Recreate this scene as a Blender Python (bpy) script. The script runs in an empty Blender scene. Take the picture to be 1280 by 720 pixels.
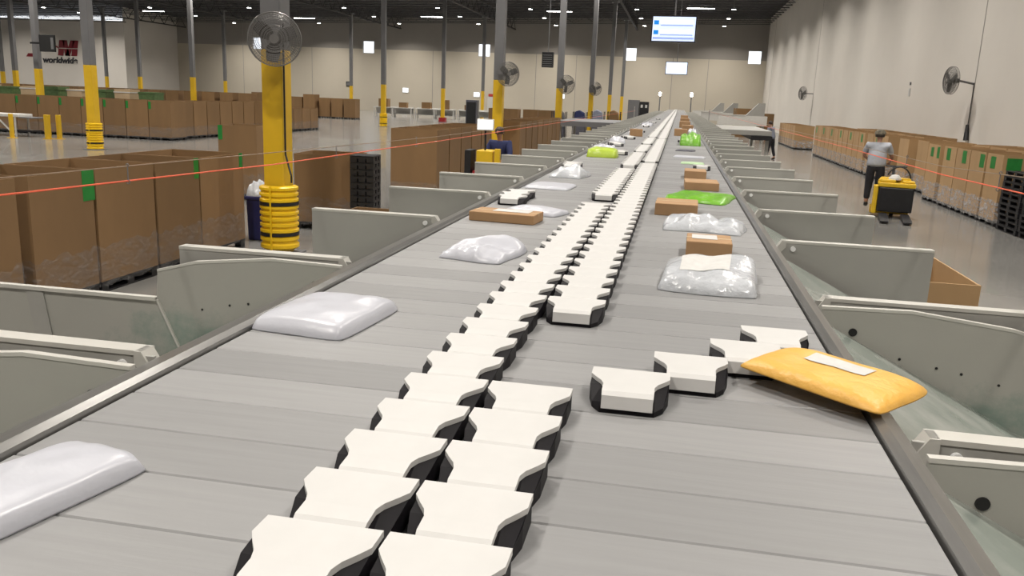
import bpy, bmesh, math, random
from mathutils import Vector, Matrix, Euler
R = math.radians
PI = math.pi
random.seed(7)
S = bpy.context.scene
COL = S.collection

# ------------------------------------------------------------------ materials
def mat(name, col, rough=.6, metal=0., noise=0., nscale=8., bump=0., bscale=30., alpha=1., emit=0., stretch=None, spec=.5, coat=0., var=0.):
    m = bpy.data.materials.new(name); m.use_nodes = True
    nt = m.node_tree; b = nt.nodes['Principled BSDF']
    b.inputs['Base Color'].default_value = (*col, 1)
    b.inputs['Roughness'].default_value = rough
    b.inputs['Metallic'].default_value = metal
    b.inputs['Specular IOR Level'].default_value = spec
    b.inputs['Coat Weight'].default_value = coat
    b.inputs['Alpha'].default_value = alpha
    if emit:
        b.inputs['Emission Color'].default_value = (*col, 1)
        b.inputs['Emission Strength'].default_value = emit
    if noise or bump:
        tc = nt.nodes.new('ShaderNodeTexCoord'); mp = nt.nodes.new('ShaderNodeMapping')
        nt.links.new(tc.outputs['Object'], mp.inputs['Vector'])
        if stretch: mp.inputs['Scale'].default_value = stretch
    if noise:
        n = nt.nodes.new('ShaderNodeTexNoise'); n.inputs['Scale'].default_value = nscale; n.inputs['Detail'].default_value = 5
        nt.links.new(mp.outputs['Vector'], n.inputs['Vector'])
        r = nt.nodes.new('ShaderNodeValToRGB')
        r.color_ramp.elements[0].position = .3; r.color_ramp.elements[1].position = .7
        r.color_ramp.elements[0].color = (*[max(0, c * (1 - noise)) for c in col], 1)
        r.color_ramp.elements[1].color = (*[min(1, c * (1 + noise)) for c in col], 1)
        nt.links.new(n.outputs['Fac'], r.inputs['Fac'])
        out = r.outputs['Color']
        if var:
            oi = nt.nodes.new('ShaderNodeObjectInfo'); hs = nt.nodes.new('ShaderNodeHueSaturation')
            mr = nt.nodes.new('ShaderNodeMapRange'); mr.inputs['To Min'].default_value = 1 - var; mr.inputs['To Max'].default_value = 1 + var
            nt.links.new(oi.outputs['Random'], mr.inputs['Value']); nt.links.new(mr.outputs['Result'], hs.inputs['Value'])
            nt.links.new(out, hs.inputs['Color']); out = hs.outputs['Color']
        nt.links.new(out, b.inputs['Base Color'])
    if bump:
        n2 = nt.nodes.new('ShaderNodeTexNoise'); n2.inputs['Scale'].default_value = bscale; n2.inputs['Detail'].default_value = 4
        nt.links.new(mp.outputs['Vector'], n2.inputs['Vector'])
        bp = nt.nodes.new('ShaderNodeBump'); bp.inputs['Strength'].default_value = bump; bp.inputs['Distance'].default_value = .02
        nt.links.new(n2.outputs['Fac'], bp.inputs['Height']); nt.links.new(bp.outputs['Normal'], b.inputs['Normal'])
    return m

M = dict(
    floor=mat('polished_concrete', (.20, .195, .185), .2, noise=.18, nscale=.35, bump=.03, bscale=2, coat=.15),
    wall=mat('painted_concrete_wall', (.67, .635, .585), .85, noise=.03, nscale=.4, bump=.05, bscale=4),
    wallfar=mat('cream_painted_far_wall', (.56, .51, .42), .85, noise=.03, nscale=.3),
    wallgrey=mat('grey_shade_band_and_trim', (.31, .29, .265), .85, noise=.05, nscale=.3),  # grey of joints and trim; on the upper band, shade put into colour
    deck=mat('dark_metal_deck', (.032, .032, .034), .7, noise=.3, nscale=1),
    girder=mat('dark_girder_steel', (.035, .034, .034), .6, noise=.2),
    tub=mat('dull_green_plastic', (.075, .13, .045), .5, noise=.2),
    cardlit=mat('lit_brown_corrugated_card', (.40, .255, .125), .8, noise=.06, nscale=2.5, bump=.05, bscale=14, stretch=(1, 1, .3), var=.10),  # brown card of the right side, its brighter lighting put into the colour
    steel=mat('grey_joist_steel', (.10, .10, .105), .5, metal=.3, noise=.2, nscale=3),
    column=mat('grey_column_paint', (.15, .15, .155), .5, noise=.08, nscale=2),
    yellow=mat('yellow_column_paint', (.66, .41, .015), .42, noise=.07, nscale=3),
    guard=mat('yellow_guard_plastic', (.82, .52, .012), .35, noise=.05, nscale=4),
    black=mat('black_plastic', (.012, .012, .014), .42, noise=.2, nscale=10),
    shoeblack=mat('shoe_black_plastic', (.006, .005, .007), .6, spec=.2, noise=.15, nscale=12),
    shoewhite=mat('shoe_white_plastic', (.56, .555, .545), .5, spec=.3, noise=.025, nscale=15),
    slat=mat('aluminium_slat', (.27, .27, .272), .5, metal=.25, spec=.35, noise=.05, nscale=3, stretch=(1, 14, 1), bump=.04, bscale=10, var=.11),
    rail=mat('brushed_steel_rail', (.32, .315, .305), .3, metal=.8, noise=.12, nscale=6, stretch=(6, .6, 6)),
    darkgap=mat('dark_undercarriage', (.03, .03, .03), .7),
    panel=mat('chute_panel_paint', (.335, .33, .308), .42, noise=.04, nscale=3),
    flange=mat('chute_flange_paint', (.50, .49, .455), .4, noise=.04, nscale=5),
    hole=mat('bolt_hole_black', (.01, .01, .01), .8),
    reflector=mat('white_reflector', (.85, .85, .85), .2),
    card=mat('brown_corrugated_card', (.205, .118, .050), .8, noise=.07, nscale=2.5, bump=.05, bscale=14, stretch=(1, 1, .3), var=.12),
    cardin=mat('card_box_packet', (.36, .215, .105), .75, noise=.06, nscale=8),
    cardpale=mat('pale_card', (.46, .34, .21), .8, noise=.06, nscale=2),
    tape=mat('green_tape', (.012, .20, .03), .4, noise=.08, nscale=10),
    paper=mat('white_paper_label', (.55, .545, .53), .6, noise=.06, nscale=40),
    poly=mat('white_poly_mailer', (.50, .51, .56), .32, noise=.03, nscale=6, bump=.25, bscale=9),
    polyclear=mat('milky_poly_bag', (.48, .50, .53), .18, noise=.08, nscale=12, bump=.6, bscale=16),
    mailer=mat('yellow_padded_mailer', (.72, .40, .075), .45, noise=.06, nscale=8, bump=.35, bscale=26),
    green=mat('bright_green_poly', (.15, .38, .03), .28, noise=.12, nscale=12, bump=.5, bscale=18),
    lime=mat('lime_yellow_poly', (.42, .56, .05), .35, noise=.08, nscale=8, bump=.2),
    palegreen=mat('pale_green_poly', (.45, .62, .38), .4, noise=.05),
    darkgrey=mat('dark_grey_poly', (.09, .09, .11), .4, noise=.1),
    blue=mat('navy_blue_plastic', (.016, .018, .085), .4, noise=.1, nscale=5),
    cord=mat('red_pull_cord', (.80, .13, .06), .4),
    wire=mat('pale_tension_wire', (.36, .27, .2), .4, metal=.4),
    white=mat('white_powder_coat', (.62, .61, .58), .4, noise=.04),
    jackyellow=mat('truck_yellow_paint', (.72, .46, .02), .35, noise=.05),
    red=mat('red_plastic', (.30, .015, .02), .4, noise=.1),
    logored=mat('logo_dark_red', (.19, .012, .02), .6),
    logoblack=mat('logo_black', (.03, .03, .035), .6),
    fan=mat('fan_grey_steel', (.16, .155, .15), .4, metal=.4, noise=.1),
    blade=mat('fan_blade_dark', (.07, .065, .06), .4, metal=.2),
    skin=mat('skin', (.42, .22, .14), .5, noise=.05),
    shirt=mat('light_grey_cotton', (.40, .42, .47), .85, noise=.06, nscale=20, bump=.2, bscale=15),
    shirtblue=mat('slate_grey_cotton', (.20, .22, .28), .85, noise=.08, nscale=20),
    navy=mat('navy_cotton', (.018, .025, .09), .85, noise=.1, nscale=20),
    trousers=mat('charcoal_trousers', (.018, .018, .024), .85, noise=.15, nscale=20),
    hair=mat('dark_hair', (.03, .02, .015), .7, noise=.3, nscale=30),
    cap=mat('olive_camo_cap', (.12, .105, .075), .85, noise=.6, nscale=22),
    shoes=mat('black_shoe_leather', (.015, .015, .015), .5),
    lens=mat('lamp_lens', (1, .97, .92), .4, emit=26),
    lamphouse=mat('lamp_housing', (.25, .25, .25), .5),
    screen=mat('monitor_lit_screen', (.62, .72, .95), .3, emit=.95),
    screenblue=mat('monitor_blue_icons', (.01, .20, .62), .3, emit=.9),
    screenlav=mat('monitor_lavender_rows', (.28, .36, .66), .3, emit=.9),
    screenwhite=mat('monitor_white_rows', (.9, .95, 1), .3, emit=1.0),
    exit=mat('small_red_sign', (.5, .05, .04), .5),
)
# stretch wrap: glossy translucent film
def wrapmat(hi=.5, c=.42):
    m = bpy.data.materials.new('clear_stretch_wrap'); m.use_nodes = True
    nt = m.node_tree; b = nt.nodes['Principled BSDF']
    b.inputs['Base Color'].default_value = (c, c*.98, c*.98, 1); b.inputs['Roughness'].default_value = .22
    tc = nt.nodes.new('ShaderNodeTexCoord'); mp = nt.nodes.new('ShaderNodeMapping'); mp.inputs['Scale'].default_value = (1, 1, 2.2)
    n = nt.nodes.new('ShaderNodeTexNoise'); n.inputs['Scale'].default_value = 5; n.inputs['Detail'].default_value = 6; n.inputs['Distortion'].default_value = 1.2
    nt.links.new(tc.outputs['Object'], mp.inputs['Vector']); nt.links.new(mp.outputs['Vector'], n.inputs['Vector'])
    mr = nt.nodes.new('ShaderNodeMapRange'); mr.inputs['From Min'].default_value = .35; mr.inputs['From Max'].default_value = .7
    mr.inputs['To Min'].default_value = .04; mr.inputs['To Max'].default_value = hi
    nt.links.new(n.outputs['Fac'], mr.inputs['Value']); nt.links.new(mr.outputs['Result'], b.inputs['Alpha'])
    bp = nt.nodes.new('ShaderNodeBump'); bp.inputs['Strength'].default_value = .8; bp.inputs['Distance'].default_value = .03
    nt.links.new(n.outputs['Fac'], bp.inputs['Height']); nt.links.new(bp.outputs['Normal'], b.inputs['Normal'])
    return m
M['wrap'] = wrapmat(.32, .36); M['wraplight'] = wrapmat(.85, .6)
# slide steel with greenish worn scuffs
def slidemat():
    m = bpy.data.materials.new('scuffed_chute_slide'); m.use_nodes = True
    nt = m.node_tree; b = nt.nodes['Principled BSDF']
    b.inputs['Roughness'].default_value = .22; b.inputs['Metallic'].default_value = .25
    tc = nt.nodes.new('ShaderNodeTexCoord')
    n = nt.nodes.new('ShaderNodeTexNoise'); n.inputs['Scale'].default_value = 5; n.inputs['Detail'].default_value = 6
    nt.links.new(tc.outputs['Object'], n.inputs['Vector'])
    r = nt.nodes.new('ShaderNodeValToRGB')
    r.color_ramp.elements[0].position = .38; r.color_ramp.elements[1].position = .62
    r.color_ramp.elements[0].color = (.27, .31, .28, 1); r.color_ramp.elements[1].color = (.44, .46, .43, 1)
    nt.links.new(n.outputs['Fac'], r.inputs['Fac']); nt.links.new(r.outputs['Color'], b.inputs['Base Color'])
    return m
M['slide'] = slidemat()
def stainpanel():
    # inner panel: paint worn green low down near the slide, a wear mark of its own
    m = bpy.data.materials.new('scuffed_inner_panel'); m.use_nodes = True
    nt = m.node_tree; b = nt.nodes['Principled BSDF']; b.inputs['Roughness'].default_value = .4
    tc = nt.nodes.new('ShaderNodeTexCoord')
    n = nt.nodes.new('ShaderNodeTexNoise'); n.inputs['Scale'].default_value = 9; n.inputs['Detail'].default_value = 8; n.inputs['Roughness'].default_value = .7
    nt.links.new(tc.outputs['Object'], n.inputs['Vector'])
    sx = nt.nodes.new('ShaderNodeSeparateXYZ'); nt.links.new(tc.outputs['Object'], sx.inputs['Vector'])
    # patch around outboard distance .62 (object x) and drop .34 (object z)
    def mth(op, a, bb):
        q = nt.nodes.new('ShaderNodeMath'); q.operation = op
        for i, v in enumerate((a, bb)):
            if isinstance(v, (int, float)): q.inputs[i].default_value = v
            else: nt.links.new(v, q.inputs[i])
        return q.outputs[0]
    dx = mth('MULTIPLY', mth('SUBTRACT', sx.outputs['X'], .62), 2.4)
    dz = mth('MULTIPLY', mth('ADD', sx.outputs['Z'], .36), 6.5)
    d = mth('SQRT', mth('ADD', mth('MULTIPLY', dx, dx), mth('MULTIPLY', dz, dz)), 0)
    f = mth('SUBTRACT', mth('ADD', .95, mth('MULTIPLY', mth('SUBTRACT', n.outputs['Fac'], .5), 2.2)), d)
    r = nt.nodes.new('ShaderNodeValToRGB'); nt.links.new(f, r.inputs['Fac'])
    r.color_ramp.elements[0].position = .05; r.color_ramp.elements[1].position = .75
    r.color_ramp.elements[0].color = (.35, .345, .315, 1); r.color_ramp.elements[1].color = (.21, .265, .23, 1)
    nt.links.new(r.outputs['Color'], b.inputs['Base Color'])
    return m
M['stain'] = stainpanel()

# ------------------------------------------------------------------ mesh helpers
class MB:
    def __init__(s): s.v = []; s.f = []
    def add(s, vs, fs):
        b = len(s.v); s.v += [tuple(v) for v in vs]; s.f += [tuple(b + i for i in f) for f in fs]; return s
    def box(s, x0, y0, z0, x1, y1, z1):
        return s.add([(x0,y0,z0),(x1,y0,z0),(x1,y1,z0),(x0,y1,z0),(x0,y0,z1),(x1,y0,z1),(x1,y1,z1),(x0,y1,z1)],
                     [(3,2,1,0),(4,5,6,7),(0,1,5,4),(1,2,6,5),(2,3,7,6),(3,0,4,7)])
    def prism(s, pts, axis, a0, a1):
        """extrude a polygon (2d pts) along axis: 'y' -> pts are (x,z); 'z' -> (x,y); 'x' -> (y,z)"""
        def P(p, a):
            return (p[0], a, p[1]) if axis == 'y' else (p[0], p[1], a) if axis == 'z' else (a, p[0], p[1])
        n = len(pts)
        return s.add([P(p, a0) for p in pts] + [P(p, a1) for p in pts],
                     [tuple(range(n))[::-1], tuple(range(n, 2*n))] + [(i, (i+1) % n, n + (i+1) % n, n + i) for i in range(n)])
    def tube(s, a, b, r, n=8, r2=None):
        a = Vector(a); b = Vector(b); d = (b - a)
        if d.length < 1e-9: return s
        d.normalize(); u = d.orthogonal().normalized(); w = d.cross(u); r2 = r if r2 is None else r2
        vs = [a + (u*math.cos(t) + w*math.sin(t))*r for t in [2*PI*i/n for i in range(n)]] + [b + (u*math.cos(t) + w*math.sin(t))*r2 for t in [2*PI*i/n for i in range(n)]]
        return s.add(vs, [tuple(range(n))[::-1], tuple(range(n, 2*n))] + [(i, (i+1) % n, n + (i+1) % n, n + i) for i in range(n)])
    def path(s, pts, r, n=6):
        for a, b in zip(pts, pts[1:]): s.tube(a, b, r, n)
        return s
    def lathe(s, prof, c=(0,0,0), n=24):
        k = len(prof); vs = []
        for i in range(n):
            t = 2*PI*i/n
            for (r, z) in prof: vs.append((c[0] + r*math.cos(t), c[1] + r*math.sin(t), c[2] + z))
        fs = [(i*k + j, ((i+1) % n)*k + j, ((i+1) % n)*k + j + 1, i*k + j + 1) for i in range(n) for j in range(k-1)]
        return s.add(vs, fs)
    def ring(s, c, rad, r, axis='y', n=28, m=6):
        vs = []; 
        for i in range(n):
            t = 2*PI*i/n
            for j in range(m):
                p = 2*PI*j/m; q = rad + r*math.cos(p); h = r*math.sin(p)
                v = (q*math.cos(t), h, q*math.sin(t)) if axis == 'y' else (q*math.cos(t), q*math.sin(t), h)
                vs.append((c[0]+v[0], c[1]+v[1], c[2]+v[2]))
        return s.add(vs, [(i*m + j, i*m + (j+1) % m, ((i+1) % n)*m + (j+1) % m, ((i+1) % n)*m + j) for i in range(n) for j in range(m)])
    def mesh(s, name, m, smooth=False):
        me = bpy.data.meshes.new(name); me.from_pydata(s.v, [], s.f); me.update()
        bm = bmesh.new(); bm.from_mesh(me); bmesh.ops.recalc_face_normals(bm, faces=bm.faces); bm.to_mesh(me); bm.free()
        me.materials.append(m)
        if smooth:
            for p in me.polygons: p.use_smooth = True
        return me
    def build(s, name, m, parent=None, loc=(0,0,0), rot=(0,0,0), smooth=False, bevel=0):
        return obj(name, s.mesh(name, m, smooth), parent, loc, rot, bevel)

def obj(name, me, parent=None, loc=(0,0,0), rot=(0,0,0), bevel=0):
    o = bpy.data.objects.new(name, me); COL.objects.link(o)
    o.location = loc; o.rotation_euler = rot
    if parent: o.parent = parent
    if bevel:
        b = o.modifiers.new('bevel', 'BEVEL'); b.width = bevel; b.segments = 2; b.limit_method = 'ANGLE'
    return o
def tag(o, label=None, cat=None, group=None, kind=None):
    if label: o['label'] = label
    if cat: o['category'] = cat
    if group: o['group'] = group
    if kind: o['kind'] = kind
    return o
def thing(name, label, cat, loc=(0,0,0), rz=0, group=None):
    o = bpy.data.objects.new(name, None); COL.objects.link(o); o.empty_display_size = .1
    o.location = loc; o.rotation_euler = (0,0,rz)
    return tag(o, label, cat, group)
def struct(name, mb, m, parent=None, **k):
    o = mb.build(name, m, parent, **k)
    if not parent: o['kind'] = 'structure'
    return o
KIDS = {}
def copy_tree(o, parent=None):
    c = o.copy(); COL.objects.link(c)
    if parent: c.parent = parent
    for ch in o.children: copy_tree(ch, c)
    return c
def text_mesh(body, size, ext, m, name, parent=None, loc=(0,0,0), rot=(0,0,0), sx=1., bold=0., shear=0.):
    cu = bpy.data.curves.new(name, 'FONT'); cu.body = body; cu.size = size; cu.extrude = ext; cu.offset = bold; cu.shear = shear
    t = bpy.data.objects.new(name + '_t', cu); COL.objects.link(t)
    dg = bpy.context.evaluated_depsgraph_get(); me = bpy.data.meshes.new_from_object(t.evaluated_get(dg))
    bpy.data.objects.remove(t); me.materials.clear(); me.materials.append(m)
    for v in me.vertices: v.co.x *= sx
    return obj(name, me, parent, loc, rot)
WORDS = 'first second third fourth fifth sixth seventh eighth ninth tenth eleventh twelfth thirteenth fourteenth fifteenth sixteenth seventeenth eighteenth nineteenth twentieth'.split()

# ------------------------------------------------------------------ dimensions
H = 2.35            # eye height
ZB = 1.70           # top of the sorter slats
BX0, BX1 = -1.11, .455
YF = 104.0          # far wall
XR = 9.4            # right wall
def deck_z(x): return 12.15 + .018 * x
# ------------------------------------------------------------------ camera
cam = bpy.data.cameras.new('camera'); cam.sensor_width = 36; cam.lens = 1050/1280*36; cam.clip_end = 400; cam.clip_start = .05
co = bpy.data.objects.new('camera', cam); COL.objects.link(co); S.camera = co
def cd(u, v): return Vector((u-640, 360-v, -1050))
dyc = cd(850, 130).normalized(); h2 = cd(-150, 90)
up = h2.cross(dyc).normalized()
if up.y < 0: up = -up
dxc = dyc.cross(up)
RM = Matrix((dxc, dyc, up))       # camera axes -> world
co.matrix_world = Matrix.Translation((0, 0, H)) @ RM.to_4x4()

# ------------------------------------------------------------------ setting
XL = -95
struct('floor', MB().box(XL, -12, -.2, XR, YF, 0), M['floor'])
# far wall with window openings, lower cream part and upper band with lamp cut-off shade put into its grey
wins = [(-53.9, 7.85), (-38.9, 7.78), (-24.0, 7.81), (-6.25, 7.85), (8.05, 7.9)]
def wall_with_holes(x0, x1, z0, z1, y, t, holes):
    mb = MB(); xs = x0
    for (a, b, c, d) in sorted(holes):
        mb.box(xs, y, z0, a, y+t, z1); mb.box(a, y, z0, b, y+t, c); mb.box(a, y, d, b, y+t, z1); xs = b
    mb.box(xs, y, z0, x1, y+t, z1); return mb
hs = [(x-.72, x+.72, z-.72, z+.72) for x, z in wins]
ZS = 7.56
struct('wall_back', wall_with_holes(-66, XR, 0, ZS, YF, .3, [(a, b, c, ZS) for a, b, c, d in hs]), M['wallfar'])
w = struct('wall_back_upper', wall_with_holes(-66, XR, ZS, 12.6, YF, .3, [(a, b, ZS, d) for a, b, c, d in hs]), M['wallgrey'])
glass = bpy.data.materials.new('frosted_window_pane'); glass.use_nodes = True
gb = glass.node_tree.nodes['Principled BSDF']; gb.inputs['Transmission Weight'].default_value = 1; gb.inputs['Roughness'].default_value = .3; gb.inputs['Base Color'].default_value = (.95, .97, 1, 1); gb.inputs['IOR'].default_value = 1.05
for i, (x, z) in enumerate(wins):
    fr = MB()
    fr.box(x-.74, YF-.03, z-.74, x+.74, YF+.06, z-.69).box(x-.74, YF-.03, z+.69, x+.74, YF+.06, z+.74)
    fr.box(x-.74, YF-.03, z-.69, x-.69, YF+.06, z+.69).box(x+.69, YF-.03, z-.69, x+.74, YF+.06, z+.69)
    f = struct('window_%d' % (i+1), fr, M['white'])
    MB().box(x-.69, YF+.01, z-.69, x+.69, YF+.02, z+.69).build('pane', glass, f)
# vertical panel joints on the far wall
for i, x in enumerate((-56, -46.5, -37.0, -30.5, -17.5, -12.6, -1.2, 2.9)):
    struct('trim_%d' % (i+1), MB().box(x-.03, YF-.012, 0, x+.03, YF, 11.9), M['wallgrey'])
struct('wall_right', MB().box(XR, -12, 0, XR+.3, YF+.3, 12.8), M['wall'])
for i, y in enumerate((-8, 12.5, 30.6, 65.3, 97)):
    struct('trim_%d' % (i+20), MB().box(XR-.012, y-.025, 0, XR, y+.025, 12.3), M['wallgrey'])
# office block on the left with the sign
struct('wall_office', MB().box(XL, 93, 0, -65.3, 93.3, 9.15), M['wall'])
struct('wall_left', MB().box(-65.6, 93.3, 0, -65.3, YF, 10.9), M['wall'])
struct('wall_front', MB().box(XL, -12.3, 0, XR, -12, 12.4), M['wall'])
struct('wall_side', MB().box(XL-.3, -12, 0, XL, 93.3, 10.6), M['wall'])
struct('trim_office', MB().box(XL, 92.95, 9.15, -65.2, 93.35, 9.35), M['wallgrey'])
# roof
dk = MB(); z0, z1 = deck_z(XL), deck_z(XR+.3)
dk.add([(XL, -12, z0), (XR+.3, -12, z1), (XR+.3, YF+.3, z1), (XL, YF+.3, z0), (XL, -12, z0+.2), (XR+.3, -12, z1+.2), (XR+.3, YF+.3, z1+.2), (XL, YF+.3, z0+.2)],
       [(0,1,2,3), (7,6,5,4), (0,4,5,1), (1,5,6,2), (2,6,7,3), (3,7,4,0)])
struct('ceiling', dk, M['deck'])
ang = -math.atan(.018)
# bar joists across the hall
jm = MB(); L0, L1 = XL+.2, XR-.1
jm.box(L0, -.06, -.14, L1, .06, -.04).box(L0, -.05, -.85, L1, .05, -.77)
n = 84; dx = (L1-L0)/n
for i in range(n):
    a = (L0+dx*i, 0, -.12 if i % 2 else -.8); b = (L0+dx*(i+1), 0, -.8 if i % 2 else -.12); jm.tube(a, b, .022, 4)
jme = jm.mesh('roof_joist', M['steel'])
for i, y in enumerate([YF-1.2-2.15*k for k in range(26)]):
    o = obj('roof_joist', jme, None, (0, y, 12.15), (0, ang, 0)); o['kind'] = 'structure'
# joist girders along the column lines
gm = MB(); gm.box(-.09, -10, -1.55, .09, YF-.2, -1.43).box(-.09, -10, -.30, .09, YF-.2, -.16)
n = 96; dyy = (YF-.2+10)/n
for i in range(n):
    a = (0, -10+dyy*i, -.25 if i % 2 else -1.5); b = (0, -10+dyy*(i+1), -1.5 if i % 2 else -.25); gm.tube(a, b, .04, 4)
gme = gm.mesh('roof_girder', M['girder'])
XC = [-5.6, -20.2, -34.65, -49.3, -63.9]
for x in XC:
    o = obj('roof_girder', gme, None, (x, 0, deck_z(x)+.05)); o['kind'] = 'structure'

# ------------------------------------------------------------------ columns
YC = [11.2 + 15.24*i for i in range(6)]
def make_column():
    t = thing('building_column', '', 'column')
    MB().box(-.15, -.15, 2.86, .15, .15, 10.2).build('upper_shaft', M['column'], t, bevel=.015)
    MB().box(-.152, -.152, 0, .152, .152, 2.86).build('yellow_shaft', M['yellow'], t, bevel=.015)
    MB().box(-.28, -.28, 0, .28, .28, .025).build('base_plate', M['column'], t)
    MB().box(-.3, -.3, 10.2, .3, .3, 10.3).build('cap_plate', M['column'], t)
    return t
c0 = make_column(); used = False
colname = {0: 'beside the belt', 1: 'in the line across the left aisle', 2: 'in the third line from the belt', 3: 'in the fourth line from the belt', 4: 'in the line along the office wall'}
ordn = ['nearest', 'second', 'third', 'fourth', 'fifth', 'farthest']
for j, x in enumerate(XC):
    for i, y in enumerate(YC):
        if j >= 1 and i == 0 or j >= 2 and i < 2 or j >= 3 and i < 3 or j >= 4 and i < 4: continue
        xx = x + (.06 if (j, i) == (0, 0) else -.2 if j == 0 and i > 1 else .25 if (j, i) == (1, 1) else 0)
        c = c0 if not used else copy_tree(c0); used = True
        c.location = (xx, y, 0)
        tag(c, 'grey and yellow steel column %s, %s one %s' % ('with the big round fan' if (j, i) == (0, 0) else 'of square section', ordn[i], colname[j]), 'column', 'building columns')
def column_guard(x, y, label, hgt=.92, z0=.06, s=1.):
    t = thing('column_guard', label, 'column guard', (x, y, z0), 0, 'yellow column guards')
    # three stacked corrugated rings
    cuts = [(0, .22), (.235, .655), (.67, hgt)]
    for a, b in cuts:
        nr = max(2, round((b-a)/.088)); prof = [(.20, a)]
        for k in range(nr):
            z = a + (b-a)*k/nr; d = (b-a)/nr
            prof += [(.25*s, z+.12*d), (.272*s, z+.3*d), (.272*s, z+.7*d), (.25*s, z+.88*d)]
        prof.append((.20, b))
        o = MB().lathe(prof, n=40).build('guard_ring', M['guard'], t, smooth=False)
    for z in (.2275, .6625):
        MB().lathe([(.24*s, z-.022), (.276*s, z-.022), (.276*s, z+.022), (.24*s, z+.022), (.24*s, z-.022)], n=40).build('strap', M['black'], t)
    MB().box(-.012, -.279*s, .0, .012, -.262*s, hgt).build('seam', M['guard'], t)
    return t
column_guard(XC[0]+.06, YC[0], 'large ribbed yellow guard with black straps around the nearest column', z0=.08)
column_guard(XC[1]+.25, YC[1], 'ribbed yellow guard around the column in the left aisle by the bulk boxes', z0=0)
column_guard(XC[1], YC[3], 'small distant yellow guard around the column across the shiny aisle', z0=0)

# ------------------------------------------------------------------ lamps
def make_lamp():
    t = thing('high_bay_lamp', '', 'lamp')
    MB().lathe([(.0, .22), (.09, .22), (.10, .14), (.23, .03), (.23, 0), (.20, 0), (.0, .02)], n=18).build('housing', M['lamphouse'], t)
    MB().lathe([(0, -.012), (.19, -.012), (.19, .006), (0, .006)], n=18).build('lens', M['lens'], t)
    MB().tube((0, 0, .2), (0, 0, 1.0), .012, 6).build('hanging_rod', M['lamphouse'], t)
    li = bpy.data.lights.new('lamp_light', 'AREA'); li.shape = 'DISK'; li.size = .6; li.energy = LAMP_W; li.color = (1, .94, .86); li.spread = R(140)
    lo = bpy.data.objects.new('lamp_light', li); COL.objects.link(lo); lo.parent = t; lo.location = (0, 0, -.03)
    lo['kind'] = 'helper'
    return t
LAMP_W = 470
lp = make_lamp(); used = False
LX = [-67, -54.5, -43.4, -33.3, -23.7, -14.6, -4.6, 4.1]
for i, x in enumerate(LX):
    for k in range(13):
        y = 99.2 - 8.55*k
        if x < -60 and y > 92: continue
        if x < -60 and y > 84: y = 87.6
        o = lp if not used else copy_tree(lp); used = True
        z = deck_z(x) - 1.35 + (.0 if x > -20 else .1)
        o.location = (x, y, z)
        if k < 4:
            tag(o, 'high bay lamp, %s from the far wall, %s row from the right wall' % (WORDS[k], WORDS[7-i]), 'lamp', 'high bay lamps under the roof')
        else:
            tag(o, 'round high bay lamp nearer than the lamps seen under the far roof', 'lamp', 'high bay lamps overhead')

for i in range(3):  # extra lamps added to brighten the office wall
    o = copy_tree(lp); o.location = (-78 - 9*(i % 2), 87.6 - 9*(i//2), 10.0)
    tag(o, 'added lamp brightening the lettered office wall, %s one out to the left' % WORDS[i], 'lamp', 'added lamps for the office wall')

# long strip lights
def strip(x, y, n):
    t = thing('strip_light', 'long bright strip light under the joists, %s from the right wall' % n, 'lamp', (x, y, deck_z(x)-1.0), 0, 'strip lights')
    MB().box(-1.3, -.12, 0, 1.3, .12, .08).build('housing', M['lamphouse'], t)
    MB().box(-1.25, -.1, -.03, 1.25, .1, 0).build('tube', M['lens'], t)
    for s in (-1, 1): MB().tube((s, 0, .08), (s, 0, .9), .01, 5).build('hanging_rod', M['lamphouse'], t)
for i, (x, y) in enumerate([(1.2, 84.5), (-12.6, 87.5), (-27.6, 93.5), (-43.6, 95.5), (-58, 88)]): strip(x, y, WORDS[i])

# ------------------------------------------------------------------ the sorter
P = .168; C0 = 1.615
sorter = thing('shoe_sorter', 'long grey slat belt sorter with two rows of white sliding shoes down its middle', 'conveyor', ((BX0+BX1)/2, 0, 0))
sorter_x = (BX0+BX1)/2
def sp(o): o.location.x -= sorter_x; return o
K0 = -6   # first slat index shown as a part
slm = MB()
prof = [(-P/2+.0008, -.035), (P/2-.0008, -.035), (P/2-.0008, -.004), (P/2-.004, 0), (-P/2+.004, 0), (-P/2+.0008, -.004)]
slm.prism(prof, 'x', BX0+.006, BX1-.006)
slme = slm.mesh('slat', M['slat'])
for k in range(K0, K0+100):
    sp(obj('slat', slme, sorter, (0, C0+P*k, ZB)))
rest = MB()
for k in list(range(-20, K0)) + list(range(K0+100, int((YF-6-C0)/P))):
    y = C0+P*k
    rest.prism([(y+a, ZB+b) for a, b in prof], 'x', BX0+.006, BX1-.006)
o = sp(rest.build('slat', M['slat'], sorter)); o['kind'] = 'stuff'
YE = C0 + P*int((YF-6-C0)/P)
Y0 = C0 - P*20
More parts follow.
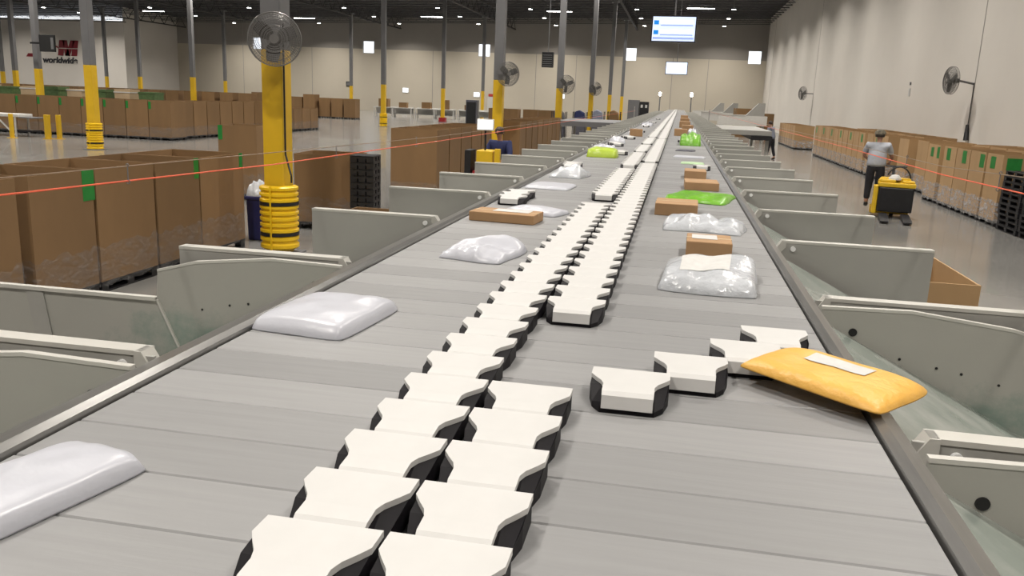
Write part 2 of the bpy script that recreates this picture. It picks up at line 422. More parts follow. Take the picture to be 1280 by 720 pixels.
# shoes: black body, white cap
W = .0865
def shoe_body(mb, x, y, z):
    low = [(x+a, y+b) for a, b in [(-W, .080), (-W, .0), (-W+.010, -.050), (-W+.028, -.079), (W-.028, -.079), (W-.010, -.050), (W, .0), (W, .080)]]
    tp = [(x+a, y+b) for a, b in [(-W, .080), (-W, .040), (-W+.029, -.010), (-W+.034, -.076), (W-.034, -.076), (W-.029, -.010), (W, .040), (W, .080)]]
    n = 8; hz = [.038, .036, .014, .012, .012, .014, .036, .038]; tz = [.042, .042, .041, .024, .024, .041, .042, .042]
    mb.add([(p[0], p[1], z+.001) for p in low] + [(p[0], p[1], z+h_) for p, h_ in zip(low, hz)] + [(p[0], p[1], z+h_) for p, h_ in zip(tp, tz)],
           [tuple(range(8))[::-1], (16, 17, 22, 23), (17, 18, 21, 22), (18, 19, 20, 21)] + [(i, (i+1) % n, n+(i+1) % n, n+i) for i in range(n)] + [(n+i, n+(i+1) % n, 2*n+(i+1) % n, 2*n+i) for i in range(n)])
def shoe_cap(mb, x, y, z):
    rows = [(.082, W+.001, .050), (.034, W+.001, .050), (.014, W-.010, .050), (-.010, W-.025, .050), (-.030, W-.031, .050), (-.066, W-.031, .047), (-.079, W-.032, .040), (-.0835, W-.032, .012)]
    vs = []
    for (yy, w, h_) in rows: vs += [(x-w, y+yy, z+h_), (x+w, y+yy, z+h_)]
    k = len(vs)
    for (yy, w, h_) in rows: vs += [(x-w, y+yy-(-.004 if yy < -.07 else 0), z+max(.010, h_-.010)), (x+w, y+yy-(-.004 if yy < -.07 else 0), z+max(.010, h_-.010))]
    fs = []
    for i in range(len(rows)-1):
        a = 2*i; fs += [(a, a+1, a+3, a+2), (k+a+2, k+a+3, k+a+1, k+a), (a, a+2, k+a+2, k+a), (a+1, k+a+1, k+a+3, a+3)]
    e = 2*(len(rows)-1); fs += [(0, k, k+1, 1), (e, e+1, k+e+1, k+e)]
    mb.add(vs, fs)
XLn, XRn = -.4475, -.263
near, far = [], []
KMAX = int((YF-8-C0)/P)
Lgap = {21: -.985, 22: -1.0, 23: -.99, 38: -.97, 39: -.98, 40: -.99, 54: -.68, 55: -.72, 66: -.86, 67: -.90, 68: -.95, 82: -.82, 83: -.86, 84: -.92, 104: -.8, 105: -.85, 130: -.85, 160: -.8, 161: -.86, 200: -.82}
Rgap = {1: -.06, 2: .075, 3: .215, 4: .305, 43: .27, 44: None, 80: .1, 81: None, 118: .2, 150: None, 190: None}
for k in range(-18, KMAX):
    y = C0+P*k
    x = Lgap.get(k, XLn)
    if x is not None: (near if K0 <= k < 44 else far).append((x, y))
    x = Rgap.get(k, XRn)
    if x is not None: (near if K0 <= k < 44 else far).append((x, y))
near.sort(key=lambda p: p[1])
far += near[100:]; near = near[:100]
b0 = MB(); shoe_body(b0, 0, 0, 0); bme = b0.mesh('shoe', M['shoeblack'])
c_ = MB(); shoe_cap(c_, 0, 0, 0); cme = c_.mesh('shoe_cap', M['shoewhite'])
for x, y in near:
    s = sp(obj('shoe', bme, sorter, (x, y, ZB)))
    obj('shoe_cap', cme, s)
fb, fc = MB(), MB()
for x, y in far: shoe_body(fb, x, y, ZB); shoe_cap(fc, x, y, ZB)
o = sp(fb.build('shoe', M['shoeblack'], sorter)); o['kind'] = 'stuff'
o2 = fc.build('shoe_cap', M['shoewhite'], o); o2['kind'] = 'stuff'
# rails, side frames, legs
for s, x0, x1, nm in ((1, BX1, BX1+.06, 'side_rail'), (-1, BX0-.085, BX0, 'side_rail')):
    r = MB()
    if s > 0: r.prism([(x0, ZB-.05), (x0, ZB+.012), (x0+.018, ZB+.02), (x1-.006, ZB+.004), (x1, ZB-.03), (x1, ZB-.05)], 'y', Y0, YE)
    else: r.prism([(x1, ZB-.05), (x1, ZB+.012), (x1-.018, ZB+.02), (x0+.006, ZB+.004), (x0, ZB-.03), (x0, ZB-.05)], 'y', Y0, YE)
    sp(r.build(nm, M['rail'], sorter))
    sp(MB().box(x0+.002*s, Y0, 1.25, x1-.002*s, YE, ZB-.052).build('side_frame', M['panel'], sorter))
sp(MB().box(BX0+.01, Y0, 1.3, BX1-.01, YE, 1.34).build('under_pan', M['darkgap'], sorter))
lg = MB(); lg.box(-.05, -.05, 0, .05, .05, 1.25); lg.box(-.1, -.1, 0, .1, .1, .012); lgm = lg.mesh('leg', M['panel'])
y = -.6
while y < YE-1:
    for x in (BX0-.04, BX1+.03): sp(obj('leg', lgm, sorter, (x, y, 0)))
    y += 3.84
# ------------------------------------------------------------------ discharge chutes
def make_chute(kind):
    """local: x outboard (0 at rail), y along belt (0 = far divider of this chute), z 0 = ZB"""
    t = thing('discharge_chute', '', 'chute')
    Lx = .735 if kind != 'left' else .70
    LL = .735
    if kind == 'wide':
        # divider: far wall with top flange
        dv = MB().prism([(0, -.05), (.0, .0), (LL, .0), (LL, -.45), (.55, -.45)], 'y', -.005, .005)
    else:
        dv = MB().prism([(0, -.06), (.0, -.03), (.035, .0), (LL, .0), (LL, -.50), (.6, -.50)], 'y', -.005, .005)
    dv.build('divider_panel', M['panel'], t)
    MB().box(.03, -.008, .0, LL, .045, .012).build('top_flange', M['flange'], t)
    MB().prism([(.001, -.05), (.001, -.035), (.03, .012), (.05, .012), (.05, -.02), (.025, -.05)], 'y', -.012, .04).build('end_bracket', M['flange'], t)
    MB().tube((.085, -.016, -.026), (.085, -.004, -.026), .0125, 16).build('reflector', M['reflector'], t)
    # slide
    sl = MB().prism([(0, -.052), (.03, -.06), (.74, -.42), (.74, -.432), (.03, -.072), (0, -.064)], 'y', -1.222, -.07)
    sl.build('slide', M['slide'], t)
    # near cheek just beyond the next divider
    if kind == 'wide':
        ch = MB().prism([(.012, -.058), (.012, -.012), (.30, -.005), (.62, -.04), (.79, -.085), (.80, -.20), (.70, -.42)], 'y', -.078, -.068)
        o = ch.build('inner_panel', M['stain'], t)
        MB().prism([(.012, -.012), (.30, -.005), (.62, -.04), (.79, -.085), (.79, -.075), (.62, -.03), (.30, .005), (.012, -.002)], 'y', -.080, -.060).build('inner_flange', M['flange'], t)
        MB().tube((.12, -.081, -.085), (.12, -.0775, -.085), .014, 18).build('pivot_hole', M['hole'], t)
        for (a, b) in ((.28, -.165), (.40, -.185), (.48, -.198), (.60, -.225)):
            MB().tube((a, -.0805, b), (a, -.0775, b), .0045, 10).build('bolt_hole', M['hole'], t)
    return t
CP = 1.2795
wide = make_chute('wide'); plain = make_chute('plain')
uw = up_ = False
for side in (1, -1):
    for n in range(-2, 56):
        y = 3.012 + CP*n - (0 if side > 0 else -.03)
        w_ = n <= 0
        if w_:
            o = wide if not uw else copy_tree(wide); uw = True
        else:
            o = plain if not up_ else copy_tree(plain); up_ = True
        x = BX1+.064 if side > 0 else BX0-.097
        o.location = (x, y, ZB); o.scale = (side, 1, 1)
        where = 'right' if side > 0 else 'left'
        if n + 1 < 0: lab = 'grey chute on the %s of the belt, just below the camera and out of view' % where
        elif n + 1 < 18: lab = 'grey sheet metal chute on the %s of the belt, %s from the camera' % (where, WORDS[n+1])
        else: lab = 'tiny grey chute far down the %s side of the belt' % where
        tag(o, lab, 'chute', 'discharge chutes on the %s of the belt' % where + (' far off' if n+1 >= 18 else ''))
        if n == 0 and side < 0:
            MB().prism([(.80, -.20), (1.95, -.19), (1.95, -.75), (.70, -.42)], 'y', -.078, -.070).build('extension_panel', M['stain'], o)
            MB().prism([(.79, -.20), (.80, -.20), (.70, -.42), (.69, -.42)], 'y', -.086, -.078).build('joint_strip', M['flange'], o)
            MB().prism([(1.32, -.20), (1.40, -.20), (1.34, -.60), (1.26, -.60)], 'y', -.084, -.079).build('stiffener', M['panel'], o)
            MB().box(.80, -.09, -.205, 1.95, -.062, -.190).build('extension_flange', M['flange'], o)

# ------------------------------------------------------------------ bulk boxes (gaylords)
def make_bulk(w, l, h, zp, tapes=(), wrap=True, pallet=True, light=False):
    """w along x, l along y; origin floor centre"""
    t = thing('bulk_box', '', 'box'); a, b, e = w/2, l/2, .012
    top = zp + h
    mb = MB()
    mb.box(-a, -b, zp, a, b, zp+e)
    mb.box(-a, -b, zp+e, -a+e, b, top).box(a-e, -b, zp+e, a, b, top).box(-a+e, -b, zp+e, a-e, -b+e, top).box(-a+e, b-e, zp+e, a-e, b, top)
    cart_ = mb.build('carton', M['cardlit' if light else 'card'], t)
    if pallet:
        pm = MB(); pm.box(-a, -b, zp-.025, a, b, zp-.002)
        for x in (-a+.06, 0, a-.06):
            for y in (-b+.06, 0, b-.06): pm.box(x-.05, y-.06, .02, x+.05, y+.06, zp-.025)
        for x in (-a+.06, 0, a-.06): pm.box(x-.05, -b, 0, x+.05, b, .02)
        pm.build('pallet', M['black'], t)
    if wrap:
        wm = MB(); g = .006; zt = zp + .42
        n = 14
        pts = []
        per = [(-a-g, -b-g), (a+g, -b-g), (a+g, b+g), (-a-g, b+g)]
        rng = random.Random(int(w*100+l*10+h*7))
        for i in range(4):
            p, q = per[i], per[(i+1) % 4]
            for k in range(n): pts.append((p[0]+(q[0]-p[0])*k/n, p[1]+(q[1]-p[1])*k/n))
        N = len(pts)
        vs = [(x*(1+rng.uniform(0, .009)), y*(1+rng.uniform(0, .009)), zp-.06+rng.uniform(-.01, .02)) for x, y in pts] + \
             [(x*(1+rng.uniform(0, .008)), y*(1+rng.uniform(0, .008)), zp+.18) for x, y in pts] + \
             [(x, y, zt+rng.uniform(-.05, .03)) for x, y in pts]
        wm.add(vs, [(i, (i+1) % N, N+(i+1) % N, N+i) for i in range(N)] + [(N+i, N+(i+1) % N, 2*N+(i+1) % N, 2*N+i) for i in range(N)])
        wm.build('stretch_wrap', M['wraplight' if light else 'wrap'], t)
    for (face, u, wd, hh, dz) in tapes:
        # face: 'x-','x+','y-','y+' ; u position along face; wd width
        z1_ = top - dz; z0_ = z1_ - hh
        tb = MB()
        if face[0] == 'x':
            X = -a-.003 if face[1] == '-' else a; tb.box(X, u-wd/2, z0_, X+.003, u+wd/2, z1_)
        elif face[0] == 'y':
            Y = -b-.003 if face[1] == '-' else b; tb.box(u-wd/2, Y, z0_, u+wd/2, Y+.003, z1_)
        tb.build('green_tape', M['tape'], cart_)
    return t
protos = {}
def bulk(x, y, lab, grp, w=1.0, l=1.15, h=1.42, zp=.13, tapes=(), wrap=True, rz=0, pallet=True, light=None):
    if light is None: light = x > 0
    key = (w, l, h, zp, tuple(tapes), wrap, pallet, light)
    if key in protos: t = copy_tree(protos[key])
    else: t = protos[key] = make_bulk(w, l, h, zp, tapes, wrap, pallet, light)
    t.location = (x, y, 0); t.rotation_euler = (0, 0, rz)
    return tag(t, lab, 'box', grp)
# right wall row: cartons facing the aisle at x = 6.9
G = 'brown bulk boxes in the row along the right wall'
rowR = [(20.35, .95, [('x-', .1, .30, .26, .06), ('y-', -.32, .3, .26, .06)]), (21.45, 1.0, [('x-', -.3, .3, .3, .05)]), (22.5, 1.0, [('x-', -.1, .3, .3, .04)]), (23.55, 1.0, [('x-', .1, .3, .3, .04)]),
        (24.95, 1.1, [('x-', .15, .26, .25, .08), ('x-', -.40, .22, .3, .05)])]
for i, (y, l, tp) in enumerate(rowR):
    bulk(7.45, y+.0, 'brown bulk box with green tape by the right wall, %s beyond the black pallets' % WORDS[i], G, w=1.1, l=l, tapes=tp)
bulk(7.95, 27.6, 'brown bulk box with a green tape square on its near face, behind the rider', G, w=1.3, l=1.15, tapes=[('y-', -.1, .28, .24, .1)])
bulk(7.75, 29.0, 'wide brown bulk box set back just behind the rider', G, w=1.3, l=1.15)
y = 31.2; i = 0
while y < 46.5:
    tp = [('x-', .0, .3, .3, .06)] if i % 2 else []
    if i == 2: tp = [('y-', .05, .42, .26, .08)]
    bulk(7.55, y, 'brown bulk box by the right wall, %s beyond the rider' % WORDS[i], G, w=1.1, l=1.0, tapes=tp)
    y += 1.12 + (.35 if i == 2 else 0); i += 1
i = 0; y = 53.0
while y < 60:
    bulk(7.3, y, 'brown bulk box beyond the gap in the right wall row, %s of the far group' % WORDS[i], G, w=1.1, l=1.0, h=1.25)
    y += 1.14; i += 1
for i in range(4):
    bulk(8.75, 21.6 + i*1.25, 'brown bulk box behind the row along the right wall, %s from the black pallets' % WORDS[i], G, w=1.1, l=1.15, h=1.44, wrap=False)
for i in range(9):
    bulk(8.72, 31.6 + i*1.25, 'brown bulk box in the back line beyond the rider, %s from the rider' % WORDS[i], G, w=1.05, l=1.15, h=1.44, wrap=False)

# left open boxes beside the sorter
G = 'open brown bulk boxes beside the left chutes'
T = ('x+', 0, 0, 0, 0)
for i, (y, l, tp) in enumerate([(6.54, 1.08, []), (7.72, .94, [('x+', .40, .19, .33, .0)]), (8.77, 1.06, []), (9.83, .96, [('x+', .42, .11, .27, .0)]), (10.92, 1.16, [('x+', .51, .09, .22, .0), ('y+', .35, .2, .22, 0)])]):
    bulk(-6.82, y, 'large open brown bulk box beside the left chutes, %s from the camera' % WORDS[i], G, w=1.14, l=l, h=1.27, zp=.13, tapes=tp)
for i in range(3):
    bulk(-8.15, 6.5+i*1.12, 'open brown bulk box behind the near left row, %s from the camera' % WORDS[i], 'open brown bulk boxes in the second line', w=1.1, l=1.05, h=1.0, wrap=False)
bulk(-9.10, 16.85, 'tall brown bulk box with green tape standing alone behind the near left row', 'lone boxes in the left aisle', w=.82, l=.85, h=1.42, tapes=[('x-', -.37, .1, .3, 0), ('y-', -.36, .09, .3, 0)], rz=R(8))
bulk(-5.90, 13.95, 'open brown bulk box beside the slim stack of black pallets', 'lone boxes in the left aisle', w=1.0, l=1.0, h=1.15, zp=.13, rz=R(6))
G = 'brown bulk boxes in the row along the left of the belt'
for i in range(5):
    bulk(-5.36, 17.45+i*1.02, 'brown bulk box on the left of the belt, %s of the group before the cart' % WORDS[i], G, w=1.0, l=.95, h=1.5)
for i in range(8):
    bulk(-5.45, 27.4+i*1.2, 'brown bulk box on the left of the belt, %s of the group beyond the cart' % WORDS[i], G, w=1.0, l=1.05, h=1.45)
# receiving boxes below chutes
bulk(1.68, 6.50, 'open brown box standing under the fourth chute on the right', 'receiving boxes under the chutes', w=.76, l=1.1, h=1.12, zp=.13, light=True)
bulk(-2.6, 5.05, 'open brown box with green tape under a left chute beside the column guard', 'receiving boxes under the chutes', w=.95, l=.95, h=1.05, zp=.1, tapes=[('y+', .2, .2, .3, 0)])
bulk(-2.75, 7.75, 'open brown box under a left chute, seen over the grey dividers', 'receiving boxes under the chutes', w=.9, l=.95, h=1.08, zp=.1)

# left distant rows
G = 'brown bulk boxes in the long row across the left aisle'
for i in range(9):
    bulk(-21.35 - i*1.06, 33.0, 'brown bulk box in the long row across the left aisle, %s from its inner corner' % WORDS[i], G, w=1.03, l=1.1, h=1.5, tapes=[('y-', -.45, .12, .3, .05)])
for i in range(2):
    bulk(-30.9 - i*1.06, 33.0, 'brown bulk box at the outer end of the long row, %s past the white bench' % WORDS[i], G, w=1.03, l=1.1, h=1.5)
for i in range(13):
    y = 34.15+i*1.12
    bulk(-21.7, y, 'brown bulk box in the line leading back from the inner corner, %s of it' % WORDS[i], G, w=1.05, l=1.06, h=1.5 if y < 43.5 else 1.12)
G = 'far brown bulk boxes on black pallets'
for i in range(9):
    bulk(-27.3 - i*1.22, 69 + (i % 3)*.25, 'far brown bulk box beyond the shiny aisle, %s from the guarded column' % WORDS[i], G, w=1.0, l=1.1, h=1.55 + (.25 if i in (3, 7) else 0), wrap=False)
for i in range(16):
    bulk(-29.5 - i*1.45, 58, 'far tan bulk box in the line behind the left rows, %s from the right' % WORDS[i], 'far tan bulk boxes behind the left rows', w=1.0, l=1.0, h=1.75, wrap=False)
for i in range(4):
    bulk(-8.7 - i*1.2, 57+(i % 2)*.8, 'distant brown bulk box between the column lines, %s from the belt' % WORDS[i], 'distant boxes near the belt', w=1.0, l=1.0, h=1.45, wrap=False)

# ------------------------------------------------------------------ black pallets
def make_pallet(w=1.1, l=1.1, h=.11):
    t = thing('plastic_pallet', '', 'pallet'); a, b = w/2, l/2
    mb = MB()
    for k in range(7):
        x = -a + (w-.09)*k/6; mb.box(x, -b, h-.022, x+.09, b, h)
    for y in (-b, -.05, b-.1): mb.box(-a, y, h-.045, a, y+.1, h-.022)
    mb.build('deck', M['black'], t)
    for x in (-a, -.06, a-.12):
        f = MB().box(x, -b, 0, x+.12, b, .018)
        for y in (-b, -.06, b-.12): f.box(x, y, .016, x+.12, y+.12, h-.045)
        f.build('runner', M['black'], t)
    return t
pp = make_pallet(); used = False
for q, (x, y) in enumerate([(7.42, 19.05), (7.42, 17.85)]):
    for k in range(11):
        o = pp if not used else copy_tree(pp); used = True
        o.location = (x+random.uniform(-.02, .02), y+random.uniform(-.02, .02), .004+k*.114)
        tag(o, 'black plastic pallet in the %s stack by the right wall, %s from the floor' % (('farther', 'nearer')[q], WORDS[k]), 'pallet', 'stacked black pallets by the right wall')
pq = make_pallet(.40, .5, .105)
for k in range(12):
    o = pq if k == 0 else copy_tree(pq)
    o.location = (-5.12, 13.55, .004+k*.109); o.rotation_euler.z = R(6)
    tag(o, 'small black pallet stacked beside an open box near the column, %s from the floor' % WORDS[k], 'pallet', 'slim stack of black pallets by the left box')

# ------------------------------------------------------------------ fans
def fan(name_label, loc, rot, r=.33, group='round fans', mount=None, arm=(0, .25, 0)):
    t = thing('industrial_fan', name_label, 'fan', loc, 0, group); t.rotation_euler = rot
    cg = MB()
    for rr, yy in ((r, 0), (r, .09), (r*.8, -.035), (r*.6, -.055), (r*.38, -.065), (r*.9, -.02), (r*.7, -.046), (r*.5, -.06), (r*.8, .12), (r*.55, .14), (r*.3, .15), (r*.3, -.068), (r*.46, -.062), (r*.86, -.028), (r*.65, -.05), (r*.95, -.012), (r*.75, -.042)): cg.ring((0, yy, 0), rr, .004 if rr < r else .008, 'y', 32, 5)
    for k in range(56):
        a = 2*PI*k/56; c, s = math.cos(a), math.sin(a)
        pts = [(.05*c, -.07, .05*s), (r*.4*c, -.065, r*.4*s), (r*.75*c, -.04, r*.75*s), (r*c, 0, r*s), (r*c, .09, r*s), (r*.75*c, .125, r*.75*s), (.06*c, .155, .06*s)]
        cg.path(pts, .0025, 4)
    cgo = cg.build('cage', M['fan'], t)
    MB().tube((0, -.075, 0), (0, -.06, 0), .06, 16).build('badge', M['fan'], cgo)
    hb = MB().tube((0, -.05, 0), (0, .06, 0), .05, 14)
    hbo = hb.build('hub', M['blade'], t)
    for k in range(3):
        a = 2*PI*k/3+.4; bl = MB(); vs = []
        for i in range(6):
            q = .045 + (r*.88-.045)*i/5; wd = .10+.09*math.sin(PI*(.25+.6*i/5)); tw = .5-.25*i/5
            for s in (-1, 1):
                t_ = a + s*wd/(2*max(q, .12))
                vs.append((q*math.cos(t_), .02+s*tw*wd*.35, q*math.sin(t_)))
        n = len(vs); vs2 = [(v[0], v[1]+.004, v[2]) for v in vs]
        fs = [(2*i, 2*i+1, 2*i+3, 2*i+2) for i in range(5)]
        bl.add(vs+vs2, fs + [tuple(n+x for x in f[::-1]) for f in fs] + [(2*i, 2*i+2, n+2*i+2, n+2*i) for i in range(5)] + [(2*i+1, n+2*i+1, n+2*i+3, 2*i+3) for i in range(5)])
        bl.build('blade', M['blade'], hbo)
    MB().tube((0, .10, 0), (0, .30, 0), .075, 16).build('motor', M['blade'], t, bevel=.01)
    am = MB().tube((0, .26, 0), arm, .022, 8); am.tube(arm, (arm[0], arm[1], arm[2]+.001), .022)
    if arm[1] > .7: am.tube((0, .3, 0), arm, .035, 8)
    am.build('mounting_arm', M['column'], t)
    return t
f = fan('big round caged fan on the nearest grey and yellow column', (-5.27, 10.62, 2.97), (0, 0, R(22)), .34, arm=(-.02, .38, 0))
for (i, x, y, z, lab, rz) in ((0, -5.22, 26.0, 3.04, 'round caged fan on the second column beside the belt', 35), (1, -5.42, 41.3, 3.05, 'round caged fan on the third column beside the belt', 35), (2, -5.5, 56.5, 3.1, 'smallest round caged fan, on the fourth column beside the belt', 30)):
    fan(lab, (x, y, z), (0, 0, R(rz)), .36 if i == 0 else .44, arm=(-.14, .42, 0))
fan('round caged fan on an arm high on the right wall, nearer one', (8.62, 30.6, 3.45), (0, 0, R(-78)), .44, arm=(.0, .80, -.08))
fan('round caged fan far along the right wall', (8.62, 65.3, 3.45), (0, 0, R(-64)), .48, arm=(.2, .80, 0))
cb = MB().path([(9.37, 30.6, 3.4), (9.36, 30.55, 2.2), (9.34, 30.5, 1.95)], .012).tube((9.33, 30.5, 2.05), (9.32, 30.4, 1.55), .05, 8, .09)
tag(cb.build('fan_cable', M['black']), 'black cable and bag hanging down the joint of the right wall under the nearer fan', 'cable')
tag(MB().tube((-5.40, 11.36, 10), (-5.40, 11.02, 3.2), .001, 4).path([(-5.36, 11.06, 3.2), (-5.36, 11.06, 1.45), (-5.31, 11.04, 1.3), (-5.25, 11.0, 1.16), (-5.26, 11.02, 1.06)], .014, 6).build('fan_cable', M['black']), 'dark cable running down the nearest yellow column into its guard', 'cable')
# dark fittings on columns
def fitting(x, y, z, w, h, lab, nm='wall_speaker'):
    t = thing(nm, lab, 'fitting', (x, y, z))
    MB().box(-w/2, -.15, -h/2, w/2, .15, h/2).build('housing', M['black'], t, bevel=.02)
    fm = MB()
    for k in range(6): fm.box(-w/2+.05, -.165, -h/2+.06+k*(h-.12)/6, w/2-.05, -.15, -h/2+.06+k*(h-.12)/6+.03)
    fm.build('grille', M['column'], t)
    MB().tube((0, 0, h/2), (0, 0, h/2+5.4), .02, 6).build('hanging_rod', M['column'], t)
fitting(-6.5, 42.0, 4.2, .55, .72, 'dark grey box hanging beside the third column along the belt', 'unit_heater')
t = thing('sign_board', 'black framed box sign on the column in front of the office wall lettering', 'sign', (-33.5, 41.2, 4.2))
MB().box(-.52, -.06, -.44, .42, .05, .44).build('panel', M['hole'], t, bevel=.02)
MB().box(.2, -.07, -.3, .36, -.05, .3).build('side_lens', M['column'], t)
MB().box(-1.1, -.03, -.05, -.48, .03, .05).build('bracket', M['black'], t)
# ------------------------------------------------------------------ monitors over the belt
def monitor(x, y, z, w, h, lab, tilt, rows):
    t = thing('hanging_monitor', lab, 'monitor', (x, y, z), 0, 'monitors over the belt'); t.rotation_euler = (R(tilt), 0, R(-4))
    MB().box(-w/2, 0, -h/2, w/2, .07, h/2).build('case', M['black'], t, bevel=.01)
    MB().box(-w/2+.03, -.006, -h/2+.03, w/2-.03, 0, h/2-.03).build('screen', M['screen'], t)
    if rows:
        a = MB()
        for zz in (.145, -.09): a.box(-w/2+.06, -.01, zz-.045, -w/2+.18, -.006, zz+.055)
        a.build('blue_icons', M['screenblue'], t)
        a = MB()
        for zz in (.10, -.13): a.box(-w/2+.22, -.01, zz-.03, w/2-.08, -.006, zz)
        a.box(-w/2+.05, -.01, -.25, w/2-.05, -.006, -.20); a.build('lavender_rows', M['screenlav'], t)
        a = MB()
        for zz in (.14, -.09): a.box(-w/2+.22, -.01, zz-.01, w/2-.12, -.006, zz+.06)
        a.build('white_rows', M['screenwhite'], t)
    else:
        a = MB()
        for k in range(4): a.box(-w/2+.1, -.01, .15-k*.1, w/2-.12, -.006, .19-k*.1)
        a.build('white_rows', M['screenwhite'], t)
    p = MB().tube((0, .1, -.1), (0, .1, 12.1-z-.3), .018, 8); p.box(-.12, .065, -.12, .12, .1, .12)
    p.build('hanging_pole', M['column'], t)
monitor(-.30, 22, 4.15, 1.10, .64, 'larger lit screen with two blue squares hanging over the belt', -4, True)
monitor(-.32, 45, 4.12, 1.12, .64, 'smaller, farther lit screen hanging over the belt', -3, False)

# ------------------------------------------------------------------ packages on the belt
def pillow(name, m, label, cat, cx, cy, w, l, h, rz, seed=1, wr=.1, edge=.35, z=ZB+.001, tilt=0, lab=None, round_=4, yaxis=0):
    """soft mailer: flat seam rim, puffed centre, both faces closed"""
    rng = random.Random(seed); nx, ny = 26, 22; mb = MB()
    bl = [(rng.uniform(-1, 1), rng.uniform(-1, 1), rng.uniform(.15, .5), rng.uniform(-1, 1)) for _ in range(12)]
    rd = [(rng.uniform(0, PI), rng.uniform(5, 13), rng.uniform(0, 6)) for _ in range(5)]
    def hh(u, v):
        e = (max(0, 1-abs(u)**round_)*max(0, 1-abs(v)**round_))**edge
        q = 1 + wr*sum(c*math.exp(-((u-a)**2+(v-b)**2)/(s*s)) for a, b, s, c in bl)
        q += wr*.35*sum(math.sin(f*(u*math.cos(t)+v*math.sin(t))+p) for t, f, p in rd)/2
        return h*e*max(.15, q)
    rim = [rng.uniform(-.02, .02) for _ in range(8)]
    def xy(u, v):
        k = 1 + .03*math.sin(3*u+rim[0]*100)*wr*3 + .02*math.cos(4*v+rim[1]*100)*wr*3
        cc = 1 - .05*abs(u*v)**6
        return u*w/2*k*cc, v*l/2*k*cc
    vt, vb = [], []
    for j in range(ny+1):
        for i in range(nx+1):
            u, v = -1+2*i/nx, -1+2*j/ny; x, y = xy(u, v); q = hh(u, v)
            vt.append((x, y, .004+q)); vb.append((x, y, .0 if True else 0))
    N = (nx+1)*(ny+1); id_ = lambda i, j: j*(nx+1)+i; fs = []
    for j in range(ny):
        for i in range(nx):
            fs.append((id_(i, j), id_(i+1, j), id_(i+1, j+1), id_(i, j+1)))
            fs.append((N+id_(i, j+1), N+id_(i+1, j+1), N+id_(i+1, j), N+id_(i, j)))
    bd = [id_(i, 0) for i in range(nx)] + [id_(nx, j) for j in range(ny)] + [id_(i, ny) for i in range(nx, 0, -1)] + [id_(0, j) for j in range(ny, 0, -1)]
    for k in range(len(bd)): a, b = bd[k], bd[(k+1) % len(bd)]; fs.append((N+a, N+b, b, a))
    mb.add(vt+vb, fs)
    o = mb.build(name, m, None, (cx, cy, z), (R(tilt), R(yaxis), R(rz)), smooth=True)
    tag(o, label, cat)
    if lab:
        (lu, lv, lw, ll, lm) = lab; lb = MB(); nn = 8; vs = []
        for j in range(nn+1):
            for i in range(nn+1):
                u, v = lu+lw*(i/nn-.5)*2, lv+ll*(j/nn-.5)*2; x, y = xy(u, v); vs.append((x, y, .006+hh(u, v)))
        n2 = len(vs); vs += [(a, b, c-.003) for a, b, c in vs]
        fs = []
        for j in range(nn):
            for i in range(nn):
                q = (j*(nn+1)+i, j*(nn+1)+i+1, (j+1)*(nn+1)+i+1, (j+1)*(nn+1)+i); fs += [q, tuple(n2+k for k in q[::-1])]
        lb.add(vs, fs); lb.build('shipping_label', M[lm], o, smooth=True)
    return o
def carton(label, cx, cy, w, l, h, rz, lab=None, m='cardin', tape=True):
    t = thing('parcel_box', label, 'box', (cx, cy, ZB+.001), R(rz), 'small parcel boxes on the belt')
    co_ = MB().box(-w/2, -l/2, 0, w/2, l/2, h).build('carton', M[m], t, bevel=.004)
    if tape: MB().box(-w/2-.0008, -.012, h*.72, w/2+.0008, .012, h+.0008).build('tape', M['cardpale'], co_)
    if lab: MB().box(lab[0]-lab[2]/2, lab[1]-lab[3]/2, h+.001, lab[0]+lab[2]/2, lab[1]+lab[3]/2, h+.002).build('shipping_label', M['paper'], co_)
PM = 'poly_mailer'
pillow(PM, M['poly'], 'white padded mailer at the near left corner of the belt, nearest of all parcels', 'parcel', -.97, 1.06, .18, .34, .040, -14, 1, .08)
pillow(PM, M['poly'], 'plump white padded mailer on the left edge of the belt', 'parcel', -.952, 2.22, .285, .38, .046, -6, 2, .08, edge=.3)
pillow(PM, M['poly'], 'crumpled small white bag left of the shoes, beyond the plump mailer', 'parcel', -.755, 3.40, .28, .36, .042, -10, 3, .5)
carton('flat brown carton with a white label near the left edge of the belt', -.87, 4.42, .36, .20, .050, -6, (0.03, .02, .2, .1))
pillow(PM, M['poly'], 'thin white mailer just beyond the flat brown carton', 'parcel', -.765, 4.80, .33, .22, .03, -18, 4, .2)
pillow(PM, M['poly'], 'flat wide white mailer on the left, behind the group of three shoes', 'parcel', -.905, 6.30, .34, .40, .02, -4, 5, .1)
pillow(PM, M['polyclear'], 'crumpled silvery white bag on the left beyond the flat wide mailer', 'parcel', -.88, 7.30, .27, .44, .06, -8, 6, .6)
pillow('poly_bag', M['lime'], 'lime yellow bag lying across the left half of the belt', 'parcel', -.86, 10.2, .36, .46, .10, 0, 7, .1, edge=.2)
pillow(PM, M['poly'], 'white crumpled bag behind the lime yellow bag', 'parcel', -.95, 11.4, .30, .34, .07, 0, 8, .4)
pillow(PM, M['poly'], 'white bag beside the small brown box on the left of the belt', 'parcel', -.94, 13.75, .26, .5, .08, 5, 9, .5)
carton('small brown box far down the left half of the belt', -.80, 16.9, .24, .24, .14, 6)
pillow(PM, M['poly'], 'white bag just beyond the far small brown box', 'parcel', -.88, 18.6, .3, .8, .08, 0, 10, .4)
pillow(PM, M['poly'], 'faint white bag far down the left half of the belt', 'parcel', -.88, 25.2, .32, 1.2, .08, 0, 11, .4)
